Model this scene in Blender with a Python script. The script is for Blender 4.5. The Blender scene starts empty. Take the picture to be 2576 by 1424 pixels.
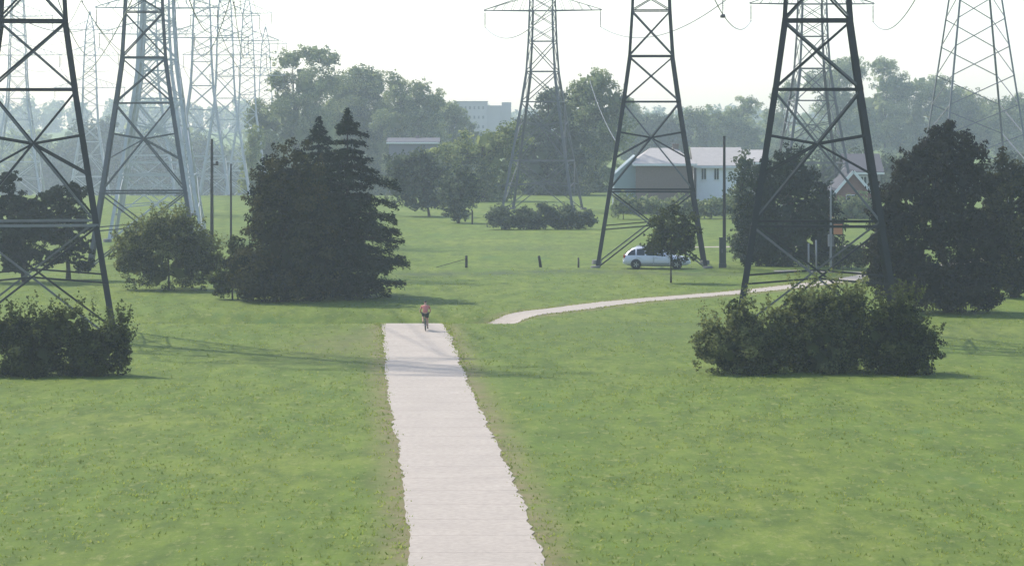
import bpy, math, random
import numpy as np
from mathutils import Vector, Matrix

random.seed(7)
rng = np.random.default_rng(7)
R = math.radians
C = bpy.context.scene.collection
SC = bpy.context.scene

# ------------------------------------------------------------------ camera, sky, sun, exposure
CAM_H, FPX, CXP, HORIZ = 12.7, 7000.0, 1288.0, 280.0
cd = bpy.data.cameras.new("camera")
cam = bpy.data.objects.new("camera", cd)
C.objects.link(cam)
cam.location = (0, 0, CAM_H)
cam.rotation_euler = (R(90), 0, 0)
cd.sensor_width = 36.0
cd.lens = 36.0 * FPX / 2576.0
cd.shift_y = -(712.0 - HORIZ) / 2576.0
cd.clip_start, cd.clip_end = 0.5, 8000
SC.camera = cam

SUN_EL, SUN_AZ = 48.0, -50.0            # azimuth from +Y, negative = to the left
world = bpy.data.worlds.new("World")
SC.world = world
world.use_nodes = True
wt = world.node_tree
wt.nodes.clear()
sky = wt.nodes.new("ShaderNodeTexSky")
sky.sky_type = 'NISHITA'
sky.sun_disc = False
sky.sun_elevation = R(SUN_EL)
sky.sun_rotation = R(SUN_AZ)
sky.air_density = 1.0
sky.dust_density = 1.25
sky.ozone_density = 1.0
bg = wt.nodes.new("ShaderNodeBackground")
bg.inputs[1].default_value = 0.142
wo = wt.nodes.new("ShaderNodeOutputWorld")
wt.links.new(sky.outputs[0], bg.inputs[0])
wt.links.new(bg.outputs[0], wo.inputs[0])

sd = bpy.data.lights.new("sun", 'SUN')
sd.energy = 2.8
sd.angle = R(1.0)
sd.color = (1.0, 0.95, 0.86)
sun = bpy.data.objects.new("sun", sd)
C.objects.link(sun)
sv = Vector((math.sin(R(SUN_AZ)) * math.cos(R(SUN_EL)), math.cos(R(SUN_AZ)) * math.cos(R(SUN_EL)), math.sin(R(SUN_EL))))
sun.rotation_euler = (-sv).to_track_quat('-Z', 'Y').to_euler()
sun.location = (-60, 60, 80)

SC.view_settings.view_transform = 'Standard'
SC.view_settings.look = 'None'
SC.view_settings.exposure = 1.0
SC.view_settings.gamma = 1.0
SC.cycles.max_bounces = 8
SC.cycles.transparent_max_bounces = 8
SC.cycles.volume_bounces = 1

# ------------------------------------------------------------------ helpers
def X(px, Y): return (px - CXP) / FPX * Y
def Z(py, Y): return CAM_H - (py - HORIZ) / FPX * Y
def S(Y): return FPX / Y                       # pixels of the 2576 frame per metre

def sm(t): 
    t = np.clip(t, 0, 1)
    return t * t * (3 - 2 * t)

def height(x, y):
    x = np.asarray(x, float); y = np.asarray(y, float)
    h = 11.0 * sm((60 - y) / 60)
    h = h + 0.05 * np.sin(x * 0.21 + y * 0.05) * np.sin(y * 0.11 + 1.0) * sm((y - 60) / 40) * sm((160 - y) / 40)
    h = h + 0.07 * np.sin(x * 0.13 + 0.4) * np.sin(y * 0.07) * sm((y - 235) / 30)
    fx = sm((2.0 - x) / 4.2) * sm((x + 26) / 10)
    h = h - 1.0 * np.exp(-((y - 171.2) / 3.0) ** 2) * fx          # hollow behind the crest of the path
    h = h + 0.12 * np.exp(-((y - 164.0) / 3.0) ** 2) * fx
    h = h + 0.22 * np.exp(-((y - 221) / 6.0) ** 2) * sm((x + 12) / 6) * sm((30 - x) / 8)   # low bank the car stands on
    h = h - 15.0 * sm((y - 385) / 420) * sm((-x - 6) / 16) * sm((1400-y)/400)
    return h
def H(x, y): return float(height(x, y))

def lbl(o, label=None, cat=None, group=None, kind=None):
    if label: o["label"] = label
    if cat: o["category"] = cat
    if group: o["group"] = group
    if kind: o["kind"] = kind
    return o

def thing(name, label, cat, loc=(0, 0, 0), rz=0.0, group=None):
    o = bpy.data.objects.new(name, None)
    o.empty_display_size = 0.3
    C.objects.link(o)
    o.location = loc
    o.rotation_euler = (0, 0, rz)
    return lbl(o, label, cat, group)

def link(name, me, mat=None, parent=None):
    o = bpy.data.objects.new(name, me)
    C.objects.link(o)
    if mat is not None and not me.materials: me.materials.append(mat)
    if parent is not None: o.parent = parent
    return o

def mesh_np(name, v, f, smooth=False):
    """v (N,3), f (M,k) all the same k"""
    v = np.asarray(v, np.float32); f = np.asarray(f, np.int32)
    me = bpy.data.meshes.new(name)
    k = f.shape[1]
    me.vertices.add(len(v)); me.vertices.foreach_set("co", v.ravel())
    me.loops.add(f.size); me.loops.foreach_set("vertex_index", f.ravel())
    me.polygons.add(len(f))
    me.polygons.foreach_set("loop_start", np.arange(0, f.size, k, dtype=np.int32))
    me.polygons.foreach_set("loop_total", np.full(len(f), k, np.int32))
    if smooth: me.polygons.foreach_set("use_smooth", np.ones(len(f), bool))
    me.update(calc_edges=True)
    me.validate()
    return me

class MB:
    def __init__(s): s.v = []; s.f = []; s.sm = []
    def add(s, vs, fs, smooth=False):
        b = len(s.v)
        s.v += [tuple(p) for p in vs]
        for f in fs: s.f.append(tuple(b + i for i in f)); s.sm.append(smooth)
    def box(s, x0, x1, y0, y1, z0, z1, M=None):
        p = [(x0,y0,z0),(x1,y0,z0),(x1,y1,z0),(x0,y1,z0),(x0,y0,z1),(x1,y0,z1),(x1,y1,z1),(x0,y1,z1)]
        if M is not None: p = [M @ Vector(q) for q in p]
        s.add(p, [(0,3,2,1),(4,5,6,7),(0,1,5,4),(1,2,6,5),(2,3,7,6),(3,0,4,7)])
    def bar(s, a, b, w, h=None, up=(0, 0, 1)):
        a = Vector(a); b = Vector(b); d = (b - a)
        if d.length < 1e-6: return
        d.normalize(); u = Vector(up)
        if abs(d.dot(u)) > 0.97: u = Vector((0, 1, 0))
        sx = d.cross(u).normalized(); sy = sx.cross(d).normalized()
        h = w if h is None else h
        p = []
        for q in (a, b):
            for i, j in ((-1,-1),(1,-1),(1,1),(-1,1)): p.append(q + sx * (w/2*i) + sy * (h/2*j))
        s.add(p, [(3,2,1,0),(4,5,6,7),(0,1,5,4),(1,2,6,5),(2,3,7,6),(3,0,4,7)])
    def tube(s, pts, rad, n=8, cap=True):
        pts = [Vector(p) for p in pts]
        if not hasattr(rad, '__len__'): rad = [rad] * len(pts)
        rings = []
        b = len(s.v)
        ref = None
        for i, p in enumerate(pts):
            d = (pts[min(i+1, len(pts)-1)] - pts[max(i-1, 0)])
            if d.length < 1e-9: d = Vector((0,0,1))
            d.normalize()
            if ref is None: ref = Vector((1,0,0)) if abs(d.x) < 0.9 else Vector((0,1,0))
            u = (ref - d * ref.dot(d)).normalized(); w = d.cross(u); ref = u
            for k in range(n):
                a = 2*math.pi*k/n
                s.v.append(tuple(p + (u*math.cos(a) + w*math.sin(a)) * rad[i]))
        for i in range(len(pts)-1):
            for k in range(n):
                s.f.append((b+i*n+k, b+i*n+(k+1)%n, b+(i+1)*n+(k+1)%n, b+(i+1)*n+k)); s.sm.append(True)
        if cap:
            s.f.append(tuple(b+k for k in reversed(range(n)))); s.sm.append(False)
            s.f.append(tuple(b+(len(pts)-1)*n+k for k in range(n))); s.sm.append(False)
    def lathe(s, prof, o=(0,0,0), n=12, axis='z'):
        b = len(s.v)
        for r, t in prof:
            for k in range(n):
                a = 2*math.pi*k/n
                c, q = r*math.cos(a), r*math.sin(a)
                p = (c, q, t) if axis == 'z' else ((t, c, q) if axis == 'x' else (c, t, q))
                s.v.append((p[0]+o[0], p[1]+o[1], p[2]+o[2]))
        for i in range(len(prof)-1):
            for k in range(n):
                s.f.append((b+i*n+k, b+i*n+(k+1)%n, b+(i+1)*n+(k+1)%n, b+(i+1)*n+k)); s.sm.append(True)
    def mesh(s, name):
        me = bpy.data.meshes.new(name)
        me.from_pydata(s.v, [], s.f)
        me.polygons.foreach_set("use_smooth", s.sm)
        me.update()
        return me
    def build(s, name, mat, parent=None):
        return link(name, s.mesh(name), mat, parent)

# ------------------------------------------------------------------ materials
def nt(name):
    m = bpy.data.materials.new(name); m.use_nodes = True
    t = m.node_tree; t.nodes.clear()
    out = t.nodes.new("ShaderNodeOutputMaterial")
    return m, t, out

def nodes(t, kind, **kw):
    n = t.nodes.new(kind)
    for k, v in kw.items(): setattr(n, k, v)
    return n

def pbr(name, col, rough=0.6, metal=0.0, var=0.15, scale=3.0, bump=0.0, spec=0.4):
    m, t, out = nt(name)
    b = nodes(t, "ShaderNodeBsdfPrincipled")
    b.inputs["Roughness"].default_value = rough
    b.inputs["Metallic"].default_value = metal
    b.inputs["Specular IOR Level"].default_value = spec
    tc = nodes(t, "ShaderNodeTexCoord")
    no = nodes(t, "ShaderNodeTexNoise"); no.inputs["Scale"].default_value = scale; no.inputs["Detail"].default_value = 5
    t.links.new(tc.outputs["Object"], no.inputs["Vector"])
    mx = nodes(t, "ShaderNodeMix", data_type='RGBA')
    mx.inputs[6].default_value = tuple(c*(1-var) for c in col) + (1,)
    mx.inputs[7].default_value = tuple(min(1, c*(1+var)) for c in col) + (1,)
    t.links.new(no.outputs["Fac"], mx.inputs[0])
    t.links.new(mx.outputs[2], b.inputs["Base Color"])
    if bump:
        bp = nodes(t, "ShaderNodeBump"); bp.inputs["Strength"].default_value = bump
        t.links.new(no.outputs["Fac"], bp.inputs["Height"]); t.links.new(bp.outputs[0], b.inputs["Normal"])
    t.links.new(b.outputs[0], out.inputs[0])
    return m

def leafmat(name, dark, light, trans=0.3):
    m, t, out = nt(name)
    at = nodes(t, "ShaderNodeAttribute", attribute_name="tint")
    cr = nodes(t, "ShaderNodeMix", data_type='RGBA')
    cr.inputs[6].default_value = tuple(dark) + (1,); cr.inputs[7].default_value = tuple(light) + (1,)
    t.links.new(at.outputs["Fac"], cr.inputs[0])
    d = nodes(t, "ShaderNodeBsdfDiffuse"); tr = nodes(t, "ShaderNodeBsdfTranslucent")
    ms = nodes(t, "ShaderNodeMixShader"); ms.inputs[0].default_value = trans
    t.links.new(cr.outputs[2], d.inputs[0])
    hs = nodes(t, "ShaderNodeHueSaturation"); hs.inputs["Value"].default_value = 1.25; hs.inputs["Saturation"].default_value = 1.1; hs.inputs["Hue"].default_value = 0.49
    t.links.new(cr.outputs[2], hs.inputs["Color"]); t.links.new(hs.outputs[0], tr.inputs[0])
    t.links.new(d.outputs[0], ms.inputs[1]); t.links.new(tr.outputs[0], ms.inputs[2])
    t.links.new(ms.outputs[0], out.inputs[0])
    return m

def ground_mat():
    m, t, out = nt("meadow_grass")
    b = nodes(t, "ShaderNodeBsdfPrincipled"); b.inputs["Roughness"].default_value = 0.9; b.inputs["Specular IOR Level"].default_value = 0.1
    tc = nodes(t, "ShaderNodeTexCoord")
    def noise(scale, detail=6, rough=0.6, sc=(1, 1, 1)):
        mp = nodes(t, "ShaderNodeMapping"); mp.inputs["Scale"].default_value = sc
        n = nodes(t, "ShaderNodeTexNoise"); n.inputs["Scale"].default_value = scale; n.inputs["Detail"].default_value = detail; n.inputs["Roughness"].default_value = rough
        t.links.new(tc.outputs["Object"], mp.inputs[0]); t.links.new(mp.outputs[0], n.inputs["Vector"])
        return n.outputs["Fac"]
    def ramp(fac, a, bb):
        r = nodes(t, "ShaderNodeMapRange"); r.inputs[1].default_value = a; r.inputs[2].default_value = bb
        t.links.new(fac, r.inputs[0]); return r.outputs[0]
    def mix(fac, a, bcol):
        x = nodes(t, "ShaderNodeMix", data_type='RGBA')
        t.links.new(fac, x.inputs[0])
        for s, v in ((6, a), (7, bcol)):
            if isinstance(v, tuple): x.inputs[s].default_value = v + (1,)
            else: t.links.new(v, x.inputs[s])
        return x.outputs[2]
    big = ramp(noise(0.035, 4, 0.55), 0.38, 0.62)
    mid = ramp(noise(0.16, 5, 0.6, (1, 0.45, 1)), 0.36, 0.66)
    fine = ramp(noise(0.75, 8, 0.72, (1, 0.30, 1)), 0.38, 0.62)
    speck = ramp(noise(2.6, 5, 0.75, (1, 0.4, 1)), 0.54, 0.72)
    c1 = mix(big, (0.122, 0.163, 0.024), (0.155, 0.188, 0.036))
    c2 = mix(mid, c1, (0.098, 0.148, 0.024))
    c3 = mix(fine, (0.072, 0.106, 0.020), c2)
    c4 = mix(speck, c3, (0.20, 0.21, 0.07))
    c4 = mix(ramp(noise(0.09, 6, 0.7, (1, .5, 1)), 0.64, 0.78), c4, (0.19, 0.18, 0.075))
    c4 = mix(ramp(noise(0.13, 5, 0.65, (1.3, .5, 1)), 0.60, 0.70), c4, (0.075, 0.125, 0.032))
    at = nodes(t, "ShaderNodeAttribute", attribute_name="bare")
    mul = nodes(t, "ShaderNodeMath", operation='MULTIPLY'); t.links.new(at.outputs["Fac"], mul.inputs[0])
    t.links.new(ramp(noise(0.9, 6, 0.7), 0.25, 0.6), mul.inputs[1])
    c5 = mix(mul.outputs[0], c4, (0.19, 0.15, 0.085))
    at2 = nodes(t, "ShaderNodeAttribute", attribute_name="rough_grass")
    mul2 = nodes(t, "ShaderNodeMath", operation='MULTIPLY'); t.links.new(at2.outputs["Fac"], mul2.inputs[0])
    t.links.new(ramp(noise(0.5, 6, 0.7, (1, 0.5, 1)), 0.3, 0.6), mul2.inputs[1])
    c6 = mix(mul2.outputs[0], c5, (0.062, 0.082, 0.038))
    t.links.new(c6, b.inputs["Base Color"])
    bp = nodes(t, "ShaderNodeBump"); bp.inputs["Strength"].default_value = 0.6; bp.inputs["Distance"].default_value = 0.12
    t.links.new(noise(3.0, 6, 0.75), bp.inputs["Height"]); t.links.new(bp.outputs[0], b.inputs["Normal"])
    t.links.new(b.outputs[0], out.inputs[0])
    return m

M = {}
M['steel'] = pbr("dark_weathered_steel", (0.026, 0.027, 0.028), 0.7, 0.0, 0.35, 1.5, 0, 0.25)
M['steel_pale'] = pbr("hazed_galvanised_steel", (0.46, 0.465, 0.475), 0.6, 0.1, 0.25, 1.5)  # galvanised tone raised so that haze over far pylons is in the colour
M['steel_far'] = pbr("weathered_and_lit_steel", (0.11, 0.112, 0.115), 0.6, 0.1, 0.3, 1.5)  # tone of farther pylons; also colours diagonals as if catching light
M['steel_mid'] = pbr("galvanised_and_lit_steel", (0.17, 0.173, 0.178), 0.6, 0.1, 0.25, 1.5)  # own tone on zigzag pylon and cable; on one girt it paints light
M['ceramic'] = pbr("grey_porcelain", (0.09, 0.075, 0.07), 0.25, 0, 0.1)
M['concrete'] = pbr("footing_concrete", (0.13, 0.13, 0.12), 0.9, 0, 0.2, 4, 0.3)
M['wire'] = pbr("aluminium_wire", (0.14, 0.14, 0.15), 0.4, 0.6, 0.05)
def path_mat():
    m = pbr("pale_concrete_path", (0.35, 0.30, 0.248), 0.9, 0, 0.16, 0.45, 0.1)
    t = m.node_tree; b = [n for n in t.nodes if n.type == 'BSDF_PRINCIPLED'][0]
    src = b.inputs["Base Color"].links[0].from_socket
    tc = [n for n in t.nodes if n.type == 'TEX_COORD'][0]
    sp = nodes(t, "ShaderNodeSeparateXYZ"); t.links.new(tc.outputs["Object"], sp.inputs[0])
    md = nodes(t, "ShaderNodeMath", operation='PINGPONG'); md.inputs[1].default_value = 1.6; t.links.new(sp.outputs[1], md.inputs[0])
    lt = nodes(t, "ShaderNodeMath", operation='LESS_THAN'); lt.inputs[1].default_value = 0.028; t.links.new(md.outputs[0], lt.inputs[0])
    n2 = nodes(t, "ShaderNodeTexNoise"); n2.inputs["Scale"].default_value = 5; n2.inputs["Detail"].default_value = 6; t.links.new(tc.outputs["Object"], n2.inputs["Vector"])
    r2 = nodes(t, "ShaderNodeMapRange"); r2.inputs[1].default_value = .35; r2.inputs[2].default_value = .75; r2.inputs[3].default_value = 0; r2.inputs[4].default_value = .5; t.links.new(n2.outputs["Fac"], r2.inputs[0])
    mxx = nodes(t, "ShaderNodeMath", operation='MULTIPLY_ADD'); mxx.inputs[1].default_value = .7; t.links.new(lt.outputs[0], mxx.inputs[0]); t.links.new(r2.outputs[0], mxx.inputs[2])
    mx = nodes(t, "ShaderNodeMix", data_type='RGBA'); mx.inputs[7].default_value = (0.20, 0.17, 0.14, 1)
    t.links.new(mxx.outputs[0], mx.inputs[0]); t.links.new(src, mx.inputs[6]); t.links.new(mx.outputs[2], b.inputs["Base Color"])
    return m
M['path'] = path_mat()
M['gravel'] = pbr("grassy_gravel", (0.085, 0.10, 0.055), 0.95, 0, 0.5, 0.9, 0.3)
M['bark'] = pbr("brown_bark", (0.055, 0.043, 0.034), 0.95, 0, 0.4, 6, 0.6)
M['wood'] = pbr("weathered_wood", (0.035, 0.03, 0.026), 0.9, 0, 0.35, 4, 0.4)
M['wood_grey'] = pbr("grey_wood", (0.11, 0.10, 0.09), 0.9, 0, 0.35, 4, 0.4)
M['brick'] = pbr("brown_brick", (0.185, 0.14, 0.12), 0.9, 0, 0.25, 5, 0.2)
M['red_brick'] = pbr("red_brick", (0.24, 0.125, 0.10), 0.9, 0, 0.25, 5, 0.2)
M['siding'] = pbr("white_siding", (0.80, 0.80, 0.82), 0.7, 0, 0.06, 2)
M['blue_siding'] = pbr("pale_blue_siding", (0.23, 0.28, 0.29), 0.7, 0, 0.08, 2)
M['roof_pale'] = pbr("pale_shingles", (0.34, 0.315, 0.295), 0.9, 0, 0.18, 2, 0.2)
M['roof_dark'] = pbr("grey_shingles", (0.07, 0.066, 0.075), 0.9, 0, 0.2, 2, 0.2)
M['white'] = pbr("white_trim", (0.70, 0.70, 0.69), 0.6, 0, 0.04)
M['mauve'] = pbr("mauve_wall", (0.13, 0.125, 0.15), 0.85, 0, 0.12, 1)
M['pane'] = pbr("window_glass", (0.02, 0.025, 0.03), 0.08, 0, 0.05, 1, 0, 0.6)
M['tower_block'] = pbr("pale_concrete_wall", (0.24, 0.225, 0.22), 0.85, 0, 0.08, 0.5)
M['cabinet'] = pbr("dark_green_metal", (0.03, 0.035, 0.034), 0.5, 0.1, 0.15, 3)
M['pole_metal'] = pbr("pale_grey_metal", (0.20, 0.21, 0.22), 0.5, 0.3, 0.1, 3)
M['orange'] = pbr("orange_paint", (0.46, 0.19, 0.08), 0.6, 0, 0.08, 3)
M['car_paint'] = pbr("silver_lilac_paint", (0.60, 0.60, 0.65), 0.3, 0.1, 0.03, 1, 0, 0.6)
M['car_white'] = pbr("silver_paint", (0.62, 0.62, 0.64), 0.3, 0.1, 0.03, 1, 0, 0.6)
M['rubber'] = pbr("black_rubber", (0.018, 0.018, 0.018), 0.85, 0, 0.2, 8)
M['trim'] = pbr("black_plastic", (0.022, 0.022, 0.024), 0.6, 0, 0.1, 4)
M['chrome'] = pbr("bright_alloy", (0.5, 0.5, 0.52), 0.3, 0.8, 0.05)
M['red_lens'] = pbr("red_lens", (0.45, 0.05, 0.03), 0.2, 0, 0.05)
M['clear_lens'] = pbr("clear_lens", (0.65, 0.66, 0.68), 0.1, 0.2, 0.03)
M['skin'] = pbr("skin", (0.46, 0.28, 0.20), 0.6, 0, 0.06, 8)
M['shirt'] = pbr("pink_red_jersey", (0.47, 0.165, 0.135), 0.85, 0, 0.15, 6)
M['shorts'] = pbr("dark_green_shorts", (0.028, 0.036, 0.026), 0.85, 0, 0.15, 6)
M['hair'] = pbr("dark_hair", (0.018, 0.013, 0.011), 0.6, 0, 0.2, 20)
M['bike'] = pbr("dark_frame_paint", (0.035, 0.045, 0.04), 0.35, 0.3, 0.1)
M['ground'] = ground_mat()
L = {
 'spruce': leafmat("spruce_needles", (0.010, 0.018, 0.011), (0.034, 0.048, 0.028), 0.12),
 'yew':    leafmat("dense_dark_foliage", (0.011, 0.017, 0.010), (0.085, 0.078, 0.030), 0.28),
 'pine':   leafmat("pine_needles", (0.012, 0.019, 0.013), (0.040, 0.050, 0.030), 0.15),
 'shrub':  leafmat("shrub_leaves", (0.024, 0.034, 0.014), (0.175, 0.195, 0.075), 0.48),
 'bushdk': leafmat("dark_bush_leaves", (0.013, 0.020, 0.010), (0.085, 0.100, 0.034), 0.32),
 'purple': leafmat("brownish_foliage", (0.018, 0.018, 0.015), (0.046, 0.044, 0.030), 0.18),
 'decid':  leafmat("broad_leaves", (0.080, 0.118, 0.062), (0.31, 0.345, 0.165), 0.42),
 'decid2': leafmat("light_broad_leaves", (0.085, 0.125, 0.050), (0.31, 0.34, 0.135), 0.42),
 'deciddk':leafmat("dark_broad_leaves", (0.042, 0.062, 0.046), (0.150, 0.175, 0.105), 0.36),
}

# ------------------------------------------------------------------ haze
def make_haze():
    m, t, out = nt("haze_air")
    v = nodes(t, "ShaderNodeVolumePrincipled")
    v.inputs["Color"].default_value = (0.80, 0.91, 1.0, 1)
    v.inputs["Density"].default_value = 0.00034
    v.inputs["Anisotropy"].default_value = 0.35
    t.links.new(v.outputs[0], out.inputs["Volume"])
    mb = MB(); mb.box(-1350, 1350, -60, 2050, -18, 75)
    o = mb.build("haze", m)
    lbl(o, "pale summer haze hanging over the whole field", "haze", kind="stuff")
make_haze()

# ------------------------------------------------------------------ ground and paths
PATH = [(-1.0, 40), (-1.0, 77.7), (-4.0, 131), (-5.0, 150), (-5.75, 163), (-6.0, 167), (-4.8, 169.6), (-1.2, 171.6), (2.85, 177.6), (8.2, 186.2), (16.0, 195.2), (22.3, 204.6), (27.0, 213), (33, 225), (46, 246)]
PW =   [1.9, 1.9, 1.9, 1.9, 1.87, 1.8, 1.6, 1.35, 1.3, 1.2, 1.1, 1.1, 1.1, 1.1, 1.1]
def smooth_line(P, W, n=14):
    P = np.array(P, float); W = np.array(W, float); o = []; w = []
    for i in range(len(P)-1):
        p0, p1, p2, p3 = P[max(i-1,0)], P[i], P[i+1], P[min(i+2, len(P)-1)]
        for k in range(n):
            t = k/n
            m1 = (p2-p0)/2; m2 = (p3-p1)/2
            o.append((2*t**3-3*t**2+1)*p1 + (t**3-2*t**2+t)*m1 + (-2*t**3+3*t**2)*p2 + (t**3-t**2)*m2); w.append(W[i]*(1-t)+W[i+1]*t)
    o.append(P[-1]); w.append(W[-1])
    return np.array(o), np.array(w)
pl, pw = smooth_line(PATH, PW)
def dist_to(xs, ys, line, wid):
    """distance outside the edge of the strip (m)"""
    d = np.full(xs.shape, 1e9)
    for (a, b, w) in zip(line[:-1], line[1:], wid):
        e = b-a; t = np.clip(((xs-a[0])*e[0]+(ys-a[1])*e[1])/max(e@e, 1e-9), 0, 1)
        d = np.minimum(d, np.hypot(xs-a[0]-t*e[0], ys-a[1]-t*e[1]) - w)
    return d

def spaced(a, b, fine0, fine1, step, grow=1.16):
    c = list(np.arange(fine0, fine1+1e-6, step)); s = step; v = fine1
    while v < b: s *= grow; v += s; c.append(min(v, b))
    s = step; v = fine0
    while v > a: s *= grow; v -= s; c.insert(0, max(v, a))
    return np.array(sorted(set(c)))
gx = spaced(-1300, 1300, -46, 50, 0.6)
gy = np.concatenate([np.arange(-55, 60, 5.0), np.arange(60, 130, 1.0), np.arange(130, 240, 0.6), spaced(240, 2000, 240, 420, 2.0)])
GX, GY = np.meshgrid(gx, gy)
GZ = height(GX, GY)
nx, ny = len(gx), len(gy)
idx = np.arange(nx*ny).reshape(ny, nx)
gf = np.stack([idx[:-1,:-1], idx[:-1,1:], idx[1:,1:], idx[1:,:-1]], -1).reshape(-1, 4)
gme = mesh_np("ground", np.stack([GX, GY, GZ], -1).reshape(-1, 3), gf, True)
dpath = dist_to(GX, GY, pl, pw)
bare = np.clip(1 - (dpath - 0.05) / 1.2, 0, 1) * 0.95
bare = np.maximum(bare, 0.45 * np.exp(-((GX + 8.5)/3.2)**2 - ((GY - 152)/10)**2))
rough = 1.0*np.exp(-((GY - 216.5 - 1.2*np.sin(GX*0.3))/2.0)**2) * sm((GX+11)/3) * sm((20-GX)/6)
rough = np.maximum(rough, 0.35*sm((GX+4)/8)*sm((34-GX)/10)*np.exp(-((GY-160)/12)**2))
rough = np.maximum(rough, 0.5*np.exp(-((GX-2)/7)**2-((GY-258)/5)**2))
for nm, arr in (("bare", bare), ("rough_grass", rough)):
    a = gme.attributes.new(nm, 'FLOAT', 'POINT'); a.data.foreach_set("value", arr.ravel().astype(np.float32))
lbl(link("ground", gme, M['ground']), kind="structure")

def strip(name, line, wid, mat, lift, kind="structure", n=8):
    v = []; f = []
    ll = [line[0]]; ww = [wid[0]]                                   # resample to about half a metre
    for a, b, w0, w1 in zip(line[:-1], line[1:], wid[:-1], wid[1:]):
        k = max(1, int(np.linalg.norm(b-a)/.5))
        for q in range(1, k+1): ll.append(a+(b-a)*q/k); ww.append(w0+(w1-w0)*q/k)
    line, wid = ll, ww
    er = rng.normal(0, .05, (len(line), 2)) + .05*np.stack([np.sin(np.arange(len(line))*.37), np.sin(np.arange(len(line))*.29+1)], 1)
    for i, (p, w) in enumerate(zip(line, wid)):
        a = line[max(i-1, 0)]; b = line[min(i+1, len(line)-1)]
        d = (b-a)/np.linalg.norm(b-a); nrm = np.array([-d[1], d[0]])
        for k in range(n+1):
            q = p + nrm*(2*k/n-1)*(w + (er[i, 0] if k == 0 else er[i, 1] if k == n else 0))
            hz = H(q[0], q[1])
            v.append((q[0], q[1], hz + lift))
    for i in range(len(line)-1):
        for k in range(n):
            a = i*(n+1)+k; f.append((a, a+1, a+n+2, a+n+1))
    me = mesh_np(name, v, np.array(f)[:, ::-1], True)
    o = link(name, me, mat); lbl(o, kind=kind)
    return o
strip("footpath", pl, pw, M['path'], 0.022)
l2, w2 = smooth_line([(20.5, 217.8), (24, 217.9), (27.2, 217.2), (29.0, 214.5)], [0.55, 0.8, 1.1, 1.3])
strip("footpath", l2, w2, M['path'], 0.034)
l3, w3 = smooth_line([(14.5, 259.5), (19, 260), (24, 260.4), (40, 262), (70, 266)], [0.9]*5)
strip("driveway", l3, w3, M['path'], 0.03)

# tufts of longer grass over the nearer meadow
def tufts():
    n = 30000
    y = 74 + (1-rng.random(n)**0.8)*150
    x = (rng.random(n)*2-1) * (y*0.215 + 4)
    clump = np.sin(x*0.35+1.3*np.sin(y*0.13))*np.sin(y*0.21+0.7*np.sin(x*.4)) + 0.55*rng.standard_normal(n)
    keep = (clump > -0.25) & (dist_to(x, y, pl, pw) > 0.12) & (dist_to(x, y, l2, w2) > 0.1)
    x, y = x[keep], y[keep]
    ii = rng.integers(0, len(pl)-1, 2800); tt = rng.random(2800); sd_ = rng.choice([-1, 1], 2800)
    e = pl[ii+1]-pl[ii]; nn = np.stack([-e[:, 1], e[:, 0]], 1)/np.linalg.norm(e, axis=1, keepdims=True)
    q = pl[ii]+e*tt[:, None]+nn*(sd_*(pw[ii]+rng.gamma(1.2, .12, 2800)-.06))[:, None]
    q = q[q[:, 1] > 72]
    x = np.concatenate([x, q[:, 0]]); y = np.concatenate([y, q[:, 1]])
    n = len(x); k = 3
    x = np.repeat(x, k) + rng.normal(0, .10, n*k); y = np.repeat(y, k) + rng.normal(0, .10, n*k)
    hgt = rng.uniform(.03, .11, n*k); a = rng.random(n*k)*math.pi; w = rng.uniform(.02, .05, n*k)
    z = height(x, y)
    lean = rng.normal(0, .06, (n*k, 2))
    A = np.stack([x-w*np.cos(a), y-w*np.sin(a), z-.02], -1); B = np.stack([x+w*np.cos(a), y+w*np.sin(a), z-.02], -1)
    T = np.stack([x+lean[:,0], y+lean[:,1], z+hgt], -1)
    v = np.stack([A, B, T], 1).reshape(-1, 3)
    f = np.arange(len(v)).reshape(-1, 3)
    me = mesh_np("meadow_tufts", v, f)
    t = me.attributes.new("tint", 'FLOAT', 'FACE'); t.data.foreach_set("value", rng.random(len(f)).astype(np.float32))
    o = link("meadow_tufts", me, leafmat("grass_blades", (0.125, 0.175, 0.04), (0.215, 0.245, 0.075), 0.65))
    lbl(o, "tufts of longer grass scattered over the meadow", "grass", kind="stuff")
tufts()

# ------------------------------------------------------------------ foliage
def unit(n):
    v = rng.standard_normal((n, 3)); return v / np.linalg.norm(v, axis=1, keepdims=True)
def norm(v): return v / np.maximum(np.linalg.norm(v, axis=1, keepdims=True), 1e-9)

def cards(P, N, A, ln, wd, tint, name):
    """leaf cards at P, normal N, long axis near A; folded slightly along the middle: 4-corner diamonds"""
    A = norm(A - N * np.sum(A*N, 1, keepdims=True)); B = np.cross(N, A)
    l = ln[:, None]; w = wd[:, None]
    v = np.stack([P - A*l*.5, P + B*w*.5 - A*l*.08, P + A*l*.5, P - B*w*.5 - A*l*.08], 1).reshape(-1, 3)
    f = np.arange(len(v)).reshape(-1, 4)
    me = mesh_np(name, v, f)
    t = me.attributes.new("tint", 'FLOAT', 'FACE'); t.data.foreach_set("value", np.clip(tint, 0, 1).astype(np.float32))
    return me

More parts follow.
